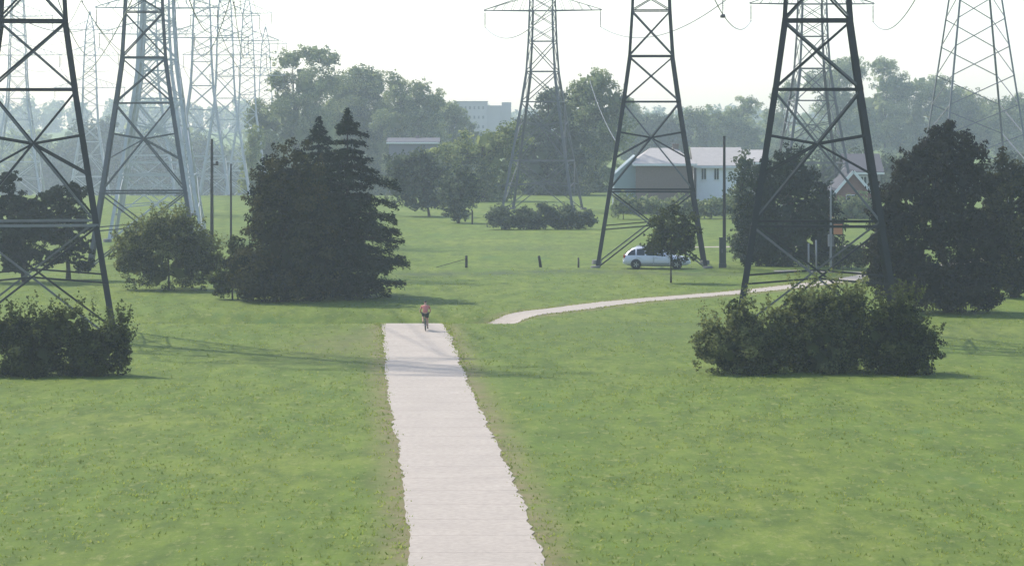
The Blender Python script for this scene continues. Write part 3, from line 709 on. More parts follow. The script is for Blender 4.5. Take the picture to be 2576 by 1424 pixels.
# ------------------------------------------------------------------ lattice towers
LEV = [(0, 4.65), (6.4, 3.62), (13.9, 2.46), (17.75, 1.92), (21.6, 1.68), (25.5, 1.55), (29, 1.42), (32.5, 1.25), (35.2, 1.08), (38, .92), (42, .12)]
def hw(z): return float(np.interp(z, [a for a, b in LEV], [b for a, b in LEV]))
CORN = ((-1, -1), (1, -1), (1, 1), (-1, 1))
def tower_design():
    d = []
    for sx, sy in CORN:                                    # L-section legs
        mb = MB()
        for (z0, h0), (z1, h1) in zip(LEV[:-1], LEV[1:]):
            w = .30 if z0 < 14 else (.22 if z0 < 25 else .14)
            a = Vector((sx*h0, sy*h0, z0)); b = Vector((sx*h1, sy*h1, z1))
            mb.bar(a + Vector((-sx*w/2, 0, 0)), b + Vector((-sx*w/2, 0, 0)), w, .05, up=(0, 1, 0))
            mb.bar(a + Vector((0, -sy*w/2, 0)), b + Vector((0, -sy*w/2, 0)), .05, w, up=(0, 1, 0))
        d.append(("leg", mb.mesh("leg"), 'steel'))
        fb = MB(); fb.lathe([(0, .28), (.36, .28), (.42, .2), (.42, -.5)], (sx*4.65, sy*4.65, 0), 10)
        d.append(("footing", fb.mesh("footing"), 'concrete'))
    for z, h in LEV[1:-1]:
        mb = MB(); w = .15 if z < 20 else .10
        for i in range(4):
            a = CORN[i]; b = CORN[(i+1) % 4]
            mb.bar((a[0]*h, a[1]*h, z), (b[0]*h, b[1]*h, z), w*.5, w)
        d.append(("horizontal_strut", mb.mesh("horizontal_strut"), 'steel'))
    for p, ((z0, h0), (z1, h1)) in enumerate(zip(LEV[:-1], LEV[1:])):
        mb = MB(); m2 = MB(); w = .115 if z0 < 18 else .08
        sub = [(z0, z1)] if p < 4 else [(z0, (z0+z1)/2), ((z0+z1)/2, z1)]
        for a0, a1 in sub:
            g0, g1 = hw(a0), hw(a1)
            zc = a0 + (a1-a0)*g0/(g0+g1); gc = hw(zc)
            for i in range(4):
                a = CORN[i]; b = CORN[(i+1) % 4]
                off = .03
                mb.bar((a[0]*g0, a[1]*g0, a0), (b[0]*g1, b[1]*g1, a1), .06, w)
                ka = 1-off/max(g0, .3)
                m2.bar((b[0]*g0*ka, b[1]*g0*ka, a0), (a[0]*g1*ka, a[1]*g1*ka, a1), .06, w)
                if p < 2:
                    c = ((a[0]+b[0])/2*gc*.99, (a[1]+b[1])/2*gc*.99, zc)
                    ties = [zc-.35] if p == 0 else [zc+.5, zc-1.8]
                    for q in (a, b):
                        for zt in ties: mb.bar(c, (q[0]*hw(zt), q[1]*hw(zt), zt), .06, .10)
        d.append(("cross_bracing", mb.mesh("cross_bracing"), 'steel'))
        d.append(("cross_bracing", m2.mesh("cross_bracing"), 'steel_far'))  # lighter steel: light caught by these diagonals is put into their colour
    for z, l in ((25.5, 7.6), (32.5, 6.3), (38, 5.0)):
        h = hw(z); mb = MB()
        zt = z+2.0; ht = hw(zt)
        for s in (-1, 1):
            tip = (s*l, 0, z+.05)
            for y in (-1, 1):
                mb.bar((s*h, y*h, z), tip, .12, .12)
                mb.bar((s*ht, y*ht, zt), (s*l, 0, z+.12), .09, .09)
                for k in range(1, 5):
                    t0 = k/5; t1 = (k-.5)/5
                    pa = Vector((s*h, y*h, z)).lerp(Vector(tip), t0); pb = Vector((s*ht, y*ht, zt)).lerp(Vector((s*l, 0, z+.12)), t1)
                    mb.bar(pa, pb, .05)
            for k in range(1, 5):
                t0 = k/5; pa = Vector((s*h, h, z)).lerp(Vector(tip), t0); pb = Vector((s*h, -h, z)).lerp(Vector(tip), t0-.12)
                mb.bar(pa, pb, .05)
        d.append(("crossarm", mb.mesh("crossarm"), 'steel'))
        for s in (-1, 1):
            ib = MB(); prof = [(.03, 0)]
            for k in range(11):
                q = -.25-k*.15; prof += [(.035, q), (.13, q-.03), (.035, q-.08)]
            prof += [(.03, -2.0), (.09, -2.02), (.09, -2.12), (0.0, -2.14)]
            ib.lathe(prof, (s*(l-.15), 0, z), 8)
            d.append(("insulator", ib.mesh("insulator"), 'ceramic'))
    return d
DES = tower_design()
TOWERS = {}
def tower(key, label, px, Y, rz=0.0, sc=1.0, group=None, mat=None):
    x = X(px, Y)
    o = thing("lattice_tower", label, "pylon", (x, Y, H(x, Y)), rz, group)
    o.scale = (sc, sc, sc)
    for nm, me, mt in DES:
        c = link(nm, me, M[mt], o)
        if mat and mt in ('steel', 'steel_far'):
            c.material_slots[0].link = 'OBJECT'; c.material_slots[0].material = M[mat]
    if key == 'L':                                                  # lower girt of the left pylon, coloured paler as if lit from above
        g = [c for c in o.children if c.name.startswith("horizontal_strut")][0]
        g.material_slots[0].link = 'OBJECT'; g.material_slots[0].material = M['steel_mid']
    TOWERS[key] = o
    return o
tower('A', "nearest dark lattice pylon on the right, its feet in the olive bushes", 2056, 155.6, R(-5.6))
tower('L', "dark lattice pylon cut off by the left picture edge", 83, 156.5, R(9.0))
tower('B', "lattice pylon standing astride the parked car and its small tree", 1638, 226, R(-2.4), .96)
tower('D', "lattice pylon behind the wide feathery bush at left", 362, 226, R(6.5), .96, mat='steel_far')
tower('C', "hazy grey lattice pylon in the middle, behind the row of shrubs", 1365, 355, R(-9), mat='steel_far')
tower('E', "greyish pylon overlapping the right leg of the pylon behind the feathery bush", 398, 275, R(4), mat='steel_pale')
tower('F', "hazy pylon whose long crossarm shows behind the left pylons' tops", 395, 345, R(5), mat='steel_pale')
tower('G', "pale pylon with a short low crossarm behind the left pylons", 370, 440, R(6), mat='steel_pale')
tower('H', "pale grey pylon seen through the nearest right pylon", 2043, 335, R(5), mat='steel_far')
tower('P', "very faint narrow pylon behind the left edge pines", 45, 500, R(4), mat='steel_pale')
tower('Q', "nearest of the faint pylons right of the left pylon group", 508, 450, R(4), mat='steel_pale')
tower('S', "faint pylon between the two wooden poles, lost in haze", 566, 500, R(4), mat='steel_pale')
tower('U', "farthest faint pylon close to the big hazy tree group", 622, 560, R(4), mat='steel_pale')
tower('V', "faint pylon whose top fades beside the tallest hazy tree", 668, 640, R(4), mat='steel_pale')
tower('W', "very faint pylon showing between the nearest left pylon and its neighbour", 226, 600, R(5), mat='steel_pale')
# long insulator string hanging from the right arm of pylon B
ib = MB(); prof = [(.03, 0), (.03, -.3)]
for k in range(22): prof += [(.03, -.4-k*.15), (.085, -.43-k*.15), (.03, -.48-k*.15)]
prof += [(.03, -4.0), (.2, -4.02), (.24, -4.3), (0, -4.34)]
ib.lathe(prof, (6.05, 0, 25.3), 8)
ib.build("insulator", M['ceramic'], TOWERS['B'])

def zigzag_tower():
    Y = 300; px = 2453; x = X(px, Y); z0 = H(x, Y)
    o = thing("lattice_tower", "pale zigzag braced pylon at the right, rising behind the hazy trees", "pylon", (x, Y, z0), R(6))
    lv = [0, 3.6, 7.0, 10.2, 13.35, 16.5, 19.6, 22.6, 25.4, 28, 30.4, 32.8, 35]
    def g(z): return 5.5-.128*z if z < 30 else 1.66-.12*(z-30)
    for sx, sy in CORN:
        mb = MB()
        for a, b in zip(lv[:-1], lv[1:]):
            mb.bar((sx*g(a)-sx*.08, sy*g(a), a), (sx*g(b)-sx*.08, sy*g(b), b), .17, .05, up=(0, 1, 0))
            mb.bar((sx*g(a), sy*g(a)-sy*.08, a), (sx*g(b), sy*g(b)-sy*.08, b), .05, .17, up=(0, 1, 0))
        mb.build("leg", M['steel_mid'], o)
    for i in range(4):
        mb = MB(); a = CORN[i]; b = CORN[(i+1) % 4]
        for k in range(len(lv)-1):
            p, q = (a, b) if (k+i) % 1 == 0 else (b, a)
            mb.bar((p[0]*g(lv[k]), p[1]*g(lv[k]), lv[k]), (q[0]*g(lv[k+1]), q[1]*g(lv[k+1]), lv[k+1]), .06, .10)
        mb.build("zigzag_bracing", M['steel_mid'], o)
    for z, l in ((25.4, 8), (32.8, 6)):
        mb = MB()
        for s in (-1, 1):
            for y in (-1, 1):
                mb.bar((s*g(z), y*g(z), z), (s*l, 0, z), .12)
                mb.bar((s*g(z+2), y*g(z+2), z+2), (s*l, 0, z+.1), .09)
        mb.build("crossarm", M['steel_mid'], o)
zigzag_tower()

# conductors
bpy.context.view_layer.update()
def line_span(k0, k1, arms, sag=3.0, r=.045):
    a = TOWERS[k0]; b = TOWERS[k1]
    for z, l in arms:
        for s in (-1, 1):
            p = a.matrix_world @ Vector((s*(l-.15), 0, z-2.1)); q = b.matrix_world @ Vector((s*(l-.15), 0, z-2.1))
            pts = []
            for i in range(25):
                t = i/24; c = p.lerp(q, t); c.z -= sag*4*t*(1-t); pts.append(c-p)
            mb = MB(); mb.tube(pts, r, 5)
            o = mb.build("power_line", M['wire']); o.location = p
            lbl(o, "thin grey overhead wire strung between lattice pylons", "power line", "overhead wires between the pylons")
ARMS = ((25.5, 7.6), (32.5, 6.3), (38, 5.0))
line_span('A', 'H', ARMS); line_span('L', 'F', ARMS); line_span('B', 'C', ARMS, 2.5); line_span('D', 'G', ARMS)
line_span('E', 'Q', ARMS); line_span('Q', 'S', ARMS, 2); line_span('S', 'U', ARMS, 2); line_span('F', 'S', ARMS, 4); line_span('G', 'V', ARMS, 4); line_span('L', 'P', ARMS, 5); line_span('P', 'W', ARMS, 4)
def slack_cable():
    p = Vector((X(1484, 300), 300, Z(205, 300))); q = Vector((X(1553, 224), 224, Z(362, 224)))
    pts = []
    for i in range(25):
        t = i/24; c = p.lerp(q, t); c.z -= .55*4*t*(1-t); pts.append(c-p)
    mb = MB(); mb.tube(pts, .028, 6)
    # its far end runs on up to the crossarm of the hazy middle pylon
    tip = TOWERS['C'].matrix_world @ Vector((7.4, 0, 25.4)) - p
    mb.tube([Vector((0, 0, 0)), tip*.5, tip], .012, 6)
    o = mb.build("power_line", M['steel_mid']); o.location = p
    lbl(o, "pale slack cable curving down to the left leg of the pylon by the car", "power line")
slack_cable()

# ------------------------------------------------------------------ poles, posts, cabinet, signs
def pole(name, label, px, top, Y, r, mat, cat="pole", arm=False, tilt=0.0):
    x = X(px, Y); zb = H(x, Y); zt = Z(top, Y)-zb
    o = thing(name, label, cat, (x, Y, zb))
    o.rotation_euler = (0, tilt, 0)
    mb = MB(); n = 9
    mb.tube([(0, 0, -.2 if i == 0 else zt*i/n) for i in range(n+1)], [r*(1.1-.35*i/n) for i in range(n+1)], 10)
    mb.build("shaft", M[mat], o)
    cb = MB(); cb.lathe([(r*.8, zt-.02), (r*.82, zt+.02), (r*.5, zt+.07), (0, zt+.08)], n=10); cb.build("cap", M[mat], o)
    return o
p1 = pole("wooden_pole", "taller dark wooden pole of the pair left of the big evergreen", 533, 352, 262, .16, 'wood')
mb = MB(); mb.box(-.1, .55, -.08, .08, 7.6, 7.75); mb.lathe([(.0, 7.6), (.14, 7.6), (.14, 7.95), (0, 8.0)], (.48, 0, 0), 8); mb.build("bracket", M['wood'], p1)
pole("wooden_pole", "shorter thinner dark pole of the pair left of the big evergreen", 581, 414, 252, .10, 'wood')
up = pole("utility_pole", "tall dark pole with a fat cabinet at its foot, right of the parked car", 1822, 345, 222, .13, 'wood')
mb = MB(); mb.box(-.42, .12, -.3, -.14, .35, 2.35); mb.build("cabinet", M['cabinet'], up)
mb = MB(); mb.box(-.45, .15, -.33, -.12, 2.354, 2.42); mb.box(-.45, .15, -.33, -.12, .0, .346); mb.build("cabinet_base", M['cabinet'], up)
mb = MB(); mb.bar((-.2, -.31, 1.2), (-.2, -.31, 1.5), .03); mb.build("handle", M['pole_metal'], up)
def post(label, px, top, Y, w, tilt=0.0, name="fence_post", mat='wood', stay=False):
    x = X(px, Y); zb = H(x, Y); zt = Z(top, Y)-zb
    o = thing(name, label, "post", (x, Y, zb)); o.rotation_euler = (0, tilt, 0)
    mb = MB(); mb.tube([(0, 0, -.2), (.01, 0, zt*.5), (0, 0, zt-.03), (0, 0, zt)], [w, w*.95, w*.9, w*.5], 8); mb.build("shaft", M[mat], o)
    if stay:
        sb = MB(); sb.bar((-.02, 0, zt*.72), (-2.4, .2, .02), .045); sb.build("stay", M['wood_grey'], o)
    return o
post("upright dark wooden post with a sloping stay, in the middle of the field", 1173, 643, 222, .11, stay=True)
post("leaning dark wooden post between the upright post and the pylon by the car", 1360, 643, 223, .12, tilt=R(-9))
post("short thin grey post just left of the pylon by the car", 1455, 648, 222, .08, mat='wood_grey')
post("thin far post beside the lone dark tree", 1188, 530, 312, .10, mat='wood')
post("thin tall grey metal post left of two beside the grey lamp post", 2034, 612, 219, .075, name="metal_post", mat='pole_metal')
post("thin tall grey metal post nearest to the grey lamp post", 2053, 604, 219, .075, name="metal_post", mat='pole_metal')
lp = pole("lamp_post", "pale grey post with a box on it between the right hand evergreens", 2090, 470, 219.5, .085, 'pole_metal', "post")
mb = MB(); mb.box(-.22, .22, -.14, .14, 1.9, 2.85); mb.build("control_box", M['pole_metal'], lp)
mb = MB(); mb.tube([(0, 0, 6.7), (0, -.3, 6.95), (0, -.9, 7.0)], .04, 8); mb.box(-.13, .13, -1.35, -.85, 6.93, 7.03); mb.build("lamp_head", M['pole_metal'], lp)
def board():
    Y = 217; x = X(2108, Y); zb = H(x, Y)
    o = thing("sign_board", "small orange board on two posts between the right hand evergreens", "sign", (x, Y, zb))
    z0, z1 = Z(590, Y)-zb, Z(564, Y)-zb
    mb = MB(); mb.box(-.34, .34, -.03, .03, z0, z1); mb.build("panel", M['orange'], o)
    fb = MB(); fb.bar((-.37, 0, z0-.02), (.37, 0, z0-.02), .06); fb.bar((-.37, 0, z1+.02), (.37, 0, z1+.02), .06); fb.build("frame", M['trim'], o)
    for s in (-1, 1):
        q = MB(); q.bar((s*.39, 0, -.2), (s*.39, 0, z1+.05), .06); q.build("post", M['wood'], o)
board()

# ------------------------------------------------------------------ houses
def window(parent, x0, x1, z0, z1, y, frame='white'):
    """in local coords of a wall facing -y"""
    f = MB(); t = .09
    f.box(x0-t, x0, y-.06, y+.04, z0-t, z1+t); f.box(x1, x1+t, y-.06, y+.04, z0-t, z1+t)
    f.box(x0, x1, y-.06, y+.04, z1, z1+t); f.box(x0-t-.05, x1+t+.05, y-.12, y+.04, z0-t-.07, z0-t-.002)
    f.box((x0+x1)/2-.03, (x0+x1)/2+.03, y-.05, y+.03, z0, z1); f.box(x0, x1, y-.06, y+.04, z0-t, z0)
    o = f.build("window", M[frame], parent)
    p = MB(); p.box(x0, x1, y-.02, y+.02, z0, z1); p.build("pane", M['pane'], o)
    return o

def house(name, label, px0, px1, Y, ridge, eave, wall, roof, gable_front=False, hip=False, depth=9.0, wins=(), chimney=None, door=None, base=None):
    x0, x1 = X(px0, Y), X(px1, Y); zb = H((x0+x1)/2, Y)
    xc = (x0+x1)/2; w = (x1-x0)/2
    ze = Z(eave, Y)-zb; zr = Z(ridge, Y)-zb
    o = thing(name, label, "house", (xc, Y, zb))
    mb = MB()
    if gable_front:
        p = [(-w, 0, -.3), (w, 0, -.3), (w, 0, ze), (0, 0, zr-.1), (-w, 0, ze)]
        q = [(a, depth, c) for a, b, c in p]
        mb.add(p+q, [(0, 1, 2, 3, 4), (9, 8, 7, 6, 5), (1, 6, 7, 2), (5, 0, 4, 9), (2, 7, 8, 3), (4, 3, 8, 9)])
    elif hip:
        mb.box(-w, w, 0, depth, -.3, ze)
    else:
        p = [(-w, 0, -.3), (-w, depth, -.3), (-w, depth, ze), (-w, depth/2, zr-.1), (-w, 0, ze)]
        q = [(w, b, c) for a, b, c in p]
        mb.add(p+q, [(0, 4, 3, 2, 1), (5, 6, 7, 8, 9), (0, 5, 9, 4), (1, 2, 7, 6), (4, 9, 8, 3), (2, 3, 8, 7)])
    mb.build("wall", M[wall], o)
    rb = MB(); ov = .45; t = .18
    if gable_front:
        sl = (zr-ze)/w
        for s in (-1, 1):
            a = [(0, -ov, zr), (s*(w+ov), -ov, ze-ov*sl), (s*(w+ov), depth+ov, ze-ov*sl), (0, depth+ov, zr)]
            b = [(i, j, k+t) for i, j, k in a]
            rb.add(a+b, [(0, 1, 2, 3), (7, 6, 5, 4), (0, 4, 5, 1), (1, 5, 6, 2), (2, 6, 7, 3), (3, 7, 4, 0)])
    elif hip:
        m = min(w*.55, depth/2)
        e = [(-w-ov, -ov, ze), (w+ov, -ov, ze), (w+ov, depth+ov, ze), (-w-ov, depth+ov, ze)]
        r = [(-w+m, depth/2, zr), (w-m, depth/2, zr)]
        lo = [(a, b, c-t) for a, b, c in e]
        rb.add(e+r+lo, [(0, 1, 5, 4), (1, 2, 5), (2, 3, 4, 5), (3, 0, 4), (6, 7, 1, 0), (7, 8, 2, 1), (8, 9, 3, 2), (9, 6, 0, 3), (9, 8, 7, 6)])
    else:
        sl = (zr-ze)/(depth/2)
        for s in (-1, 1):
            yy = -ov if s < 0 else depth+ov
            a = [(-w-ov, depth/2, zr), (-w-ov, yy, ze-ov*sl), (w+ov, yy, ze-ov*sl), (w+ov, depth/2, zr)]
            b = [(i, j, k+t) for i, j, k in a]
            rb.add(a+b, [(0, 1, 2, 3), (7, 6, 5, 4), (0, 4, 5, 1), (1, 5, 6, 2), (2, 6, 7, 3), (3, 7, 4, 0)])
    ro = rb.build("roof", M[roof], o)
    gb = MB()
    if gable_front:
        sl = (zr-ze)/w
        for s in (-1, 1): gb.bar((0, -ov-.03, zr+.02), (s*(w+ov), -ov-.03, ze-ov*sl+.02), .06, .34)
        gb.build("bargeboard", M['white'], o)
    else:
        zz = ze-.12 if hip else ze-ov*(zr-ze)/(depth/2)
        gb.box(-w-ov, w+ov, -ov-.13, -ov-.01, zz-.16, zz+.10); gb.build("gutter", M['white'], o)
    for a, b, c, d in wins:
        window(o, X(a, Y)-xc, X(b, Y)-xc, Z(d, Y)-zb, Z(c, Y)-zb, 0)
    if door:
        a, b, c = door; xa, xb = X(a, Y)-xc, X(b, Y)-xc
        dm = MB(); dm.box(xa, xb, -.06, .03, .1, 2.15); dd = dm.build("door", M['white'], o)
        hm = MB(); hm.box(xa+.08, xa+.12, -.12, -.06, 1.0, 1.12); hm.build("handle", M['chrome'], dd)
    if chimney:
        xcm = X(chimney[0], Y)-xc; cz = Z(chimney[1], Y)-zb
        cm = MB(); cm.box(xcm-.35, xcm+.35, depth/2-.35, depth/2+.35, zr-1.2, cz); cm.box(xcm-.42, xcm+.42, depth/2-.42, depth/2+.42, cz+.002, cz+.12)
        cm.build("chimney", M['brick'], ro)
    return o
h1 = house("brick_house", "brown brick house with a pale hipped roof seen through the pylon by the car", 1600, 1744, 345, 374, 412, 'brick', 'roof_pale', hip=True, chimney=(1705, 366))
# pale lean-to wing on its left
wg = MB(); s = S(345); xc1 = X(1672, 345)
xa, xb = X(1546, 345)-xc1, X(1600, 345)-xc1-.004
zb1 = H(xc1, 345); z1 = Z(440, 345)-zb1; z2 = Z(392, 345)-zb1
wg.add([(xa, 1, -.3), (xb, 1, -.3), (xb, 1, z2), (xa, 1, z1), (xa, 8, -.3), (xb, 8, -.3), (xb, 8, z2), (xa, 8, z1)], [(0, 1, 2, 3), (7, 6, 5, 4), (0, 4, 5, 1), (1, 5, 6, 2), (2, 6, 7, 3), (3, 7, 4, 0)])
wg.build("side_wing", M['blue_siding'], h1)
house("white_house", "white sided house with two narrow windows and a pale roof", 1752, 1862, 348, 376, 416, 'siding', 'roof_pale', wins=((1765, 1776, 425, 452), (1797, 1808, 425, 452)), door=(1820, 1838, 0))
house("house", "small pale roofed house whose eave shows just right of the white house", 1858, 1925, 372, 382, 408, 'tower_block', 'roof_pale', wins=((1878, 1892, 430, 455),))
house("gabled_house", "red brick gabled house with white bargeboards between the right hand evergreens", 2096, 2196, 330, 432, 490, 'red_brick', 'roof_dark', gable_front=True, wins=((2130, 2150, 492, 520),), door=(2160, 2176, 0))
house("pale_house", "pale house behind the red gabled house, right of the tower's star brace", 2135, 2215, 362, 392, 432, 'tower_block', 'roof_dark', wins=((2165, 2180, 445, 470),))
house("mauve_house", "hazy mauve house with a thin white eave behind the big spruce", 978, 1100, 520, 350, 359, 'mauve', 'roof_dark', chimney=(1048, 344))

def far_block():
    Y = 1100
    xc = X(1212, Y); zb = H(xc, Y)
    o = thing("apartment_block", "distant flat roofed apartment block fading into haze between the tree groups", "building", (xc, Y, zb))
    mb = MB()
    def seg(a, b, top, y0, y1): mb.box(X(a, Y)-xc, X(b, Y)-xc, y0, y1, -1, Z(top, Y)-zb)
    seg(1142, 1226, 257, 0, 16); seg(1226.2, 1262, 266, 1, 15); seg(1262.2, 1286, 258, 0.5, 15)
    mb.build("wall", M['tower_block'], o)
    pr = MB(); pr.box(X(1142, Y)-xc-.2, X(1226, Y)-xc+.2, -.2, 16.2, Z(257, Y)-zb+.004, Z(257, Y)-zb+.3); pr.build("roof", M['roof_dark'], o)
    for r in range(5):
        for k in range(7):
            a = X(1147+k*11, Y)-xc; z = Z(268+r*24, Y)-zb
            f = MB(); f.box(a, a+.75, -.03, .02, z-1.2, z); f.build("window", M['pane'], o)
far_block()

# ------------------------------------------------------------------ car
def car():
    Y = 221.0; x0 = X(1569, Y)
    o = thing("parked_car", "silver lilac estate car parked behind the small round tree", "car", (x0, Y, H(x0+2.6, Y)+.02), R(-3))
    LN = 5.25
    st = [ # x, bottom, waist, roof, half waist, half roof
        (0.00, .52, .86, .90, .74, .66), (.06, .36, .98, 1.06, .86, .74), (.30, .28, 1.03, 1.30, .91, .70), (.62, .26, 1.05, 1.55, .92, .66), (.95, .26, 1.04, 1.66, .93, .66),
        (1.7, .25, 1.02, 1.71, .94, .67), (2.5, .25, .99, 1.69, .94, .67), (3.05, .25, .97, 1.60, .94, .65), (3.55, .25, .96, 1.30, .93, .67), (3.95, .25, .95, 1.04, .93, .72), (4.5, .26, .90, .98, .91, .74), (5.0, .30, .78, .88, .86, .70), (5.2, .38, .66, .74, .76, .62), (5.25, .45, .60, .66, .70, .58)]
    mb = MB(); rings = []
    for (x, b, w, r, hwd, hr) in st:
        rings.append([(x, -hwd*.86, b), (x, -hwd*.985, b+.12), (x, -hwd, (b+w)/2), (x, -hwd*.98, w), (x, -hr, r-.05), (x, -hr*.75, r), (x, hr*.75, r), (x, hr, r-.05), (x, hwd*.98, w), (x, hwd, (b+w)/2), (x, hwd*.985, b+.12), (x, hwd*.86, b)])
    n = 12; v = [p for r in rings for p in r]; f = []
    for i in range(len(rings)-1):
        for k in range(n): f.append((i*n+k, i*n+(k+1) % n, (i+1)*n+(k+1) % n, (i+1)*n+k))
    f.append(tuple(reversed(range(n)))); f.append(tuple((len(rings)-1)*n+k for k in range(n)))
    mb.add(v, [tuple(reversed(q)) for q in f], True)
    mb.build("body", M['car_paint'], o)
    def side(i0, i1, s, lo=.06, hi=.10, off=.012):
        """glass strip on the cabin side between stations"""
        P = []
        for i in (i0, i1):
            x, b, w, r, hwd, hr = st[i] if isinstance(i, int) else None
            P.append((x, w, r, hwd*.98, hr))
        q = []
        for (x, w, r, a, c) in P:
            for t in (lo, 1-hi):
                q.append((x, s*(a+(c-a)*t+off), w+(r-.05-w)*t))
        return q
    for s in (-1, 1):
        for i0, i1 in ((2, 4), (4, 5), (5, 6), (6, 8)):
            g = MB(); 
            for j in range(i0, i1):
                a = side(j, j+1, s)
                if j == i0: a[0] = tuple(Vector(a[0]).lerp(Vector(a[2]), .12)); a[1] = tuple(Vector(a[1]).lerp(Vector(a[3]), .12))
                if j == i1-1: a[2] = tuple(Vector(a[2]).lerp(Vector(a[0]), .06)); a[3] = tuple(Vector(a[3]).lerp(Vector(a[1]), .06))
                g.add(a, [(0, 2, 3, 1) if s < 0 else (0, 1, 3, 2)])
            g.build("side_window", M['pane'], o)
        for xa, xb in ((1.05, 2.35), (2.4, 3.6)):
            d = MB(); d.box(xa, xa+.015, s*.945-.004, s*.945+.004, .42, .95); d.box(xb-.015, xb, s*.945-.004, s*.945+.004, .42, .95); d.box(xa+.02, xb-.02, s*.948-.008, s*.948+.008, .40, .44)
            dd = d.build("door", M['trim'], o)
            h = MB(); h.box(xa+.08, xa+.28, s*.962-.016, s*.962+.016, .86, .90); h.build("handle", M['chrome'], dd)
        m = MB(); m.box(3.5, 3.72, min(s*.95, s*1.14), max(s*.95, s*1.14), 1.0, 1.16); m.build("wing_mirror", M['car_paint'], o)
        t = MB(); t.box(-.02, .16, min(s*.62, s*.86), max(s*.62, s*.86), .84, 1.08); t.build("tail_light", M['red_lens'], o)
        hl = MB(); hl.box(4.98, 5.2, min(s*.58, s*.80), max(s*.58, s*.80), .66, .80); hl.build("headlight", M['clear_lens'], o)
        for xw in (.98, 4.2):
            arch = MB(); arch.lathe([(.0, s*.90), (.42, s*.90), (.42, s*.955), (.36, s*.957), (0, s*.957)], (xw, 0, .36), 20, 'y'); arch.build("wheel_arch", M['trim'], o)
            wh = bpy.data.objects.new("wheel", None); C.objects.link(wh); wh.parent = o; wh.location = (xw, s*.86, .345)
            ty = MB(); ty.lathe([(.22, -.11), (.33, -.11), (.345, -.07), (.345, .07), (.33, .11), (.22, .11)], n=24, axis='y'); ty.build("tyre", M['rubber'], wh)
            rm = MB(); rm.lathe([(0, s*.09), (.05, s*.1), (.06, s*.06), (.2, s*.08), (.225, s*.105), (.225, -s*.1)], n=20, axis='y')
            for k in range(5):
                a = k*2*math.pi/5; rm.bar((math.cos(a)*.05, s*.095, math.sin(a)*.05), (math.cos(a)*.21, s*.1, math.sin(a)*.21), .05, .02, up=(0, 1, 0))
            rm.build("rim", M['chrome'], wh)
    g = MB(); g.add([(3.1, -.58, 1.585), (3.1, .58, 1.585), (3.9, .66, 1.085), (3.9, -.66, 1.085)], [(3, 2, 1, 0)]); 
    for q in range(4): g.v[q] = (g.v[q][0]+.012, g.v[q][1], g.v[q][2]+.02)
    g.build("windscreen", M['pane'], o)
    g = MB(); g.add([(.07, -.6, 1.10), (.07, .6, 1.10), (.58, .55, 1.52), (.58, -.55, 1.52)], [(0, 1, 2, 3)])
    for q in range(4): g.v[q] = (g.v[q][0]-.012, g.v[q][1], g.v[q][2]+.02)
    g.build("rear_window", M['pane'], o)
    for xa, nm in ((-.06, "rear_bumper"), (5.12, "front_bumper")):
        b = MB(); b.box(xa, xa+.18, -.78, .78, .40, .58); b.build(nm, M['car_white'], o)
    b = MB(); b.box(.8, 4.4, -.80, .80, .20, .30); b.build("underbody", M['trim'], o)
    pb = MB(); pb.box(-.075, -.062, -.26, .26, .62, .74); pb.build("number_plate", M['white'], o)
    rr = MB()
    for s in (-1, 1): rr.tube([(1.0, s*.55, 1.70), (1.1, s*.55, 1.76), (2.6, s*.55, 1.755), (2.75, s*.55, 1.69)], .02, 6)
    rr.build("roof_rail", M['chrome'], o)
car()

# ------------------------------------------------------------------ cyclist
def skin_mesh(name, chains, sub=1):
    """chains: {verts:[(co, r)], edges} grown with a Skin modifier, returned as a plain mesh"""
    V = []; E = []; Rr = []
    for vs, es in [chains]:
        for co, r in vs: V.append(co); Rr.append(r)
        E += es
    me = bpy.data.meshes.new(name+"_cage"); me.from_pydata(V, E, []); me.update()
    ob = bpy.data.objects.new(name+"_cage", me); C.objects.link(ob)
    md = ob.modifiers.new("skin", 'SKIN'); md.use_smooth_shade = True
    for i, r in enumerate(Rr):
        sv_ = me.skin_vertices[0].data[i]; rr = r if hasattr(r, '__len__') else (r, r); sv_.radius = rr; sv_.use_root = (i == 0)
    if sub:
        s2 = ob.modifiers.new("sub", 'SUBSURF'); s2.levels = sub; s2.render_levels = sub
    dg = bpy.context.evaluated_depsgraph_get()
    out = bpy.data.meshes.new_from_object(ob.evaluated_get(dg)); out.name = name
    bpy.data.objects.remove(ob); bpy.data.meshes.remove(me)
    return out
def join_meshes(name, mes):
    v = []; f = []
    for m in mes:
        b = len(v); v += [tuple(q.co) for q in m.vertices]; f += [tuple(b+i for i in p.vertices) for p in m.polygons]
    me = bpy.data.meshes.new(name); me.from_pydata(v, [], f); me.polygons.foreach_set("use_smooth", [True]*len(f)); me.update()
    return me

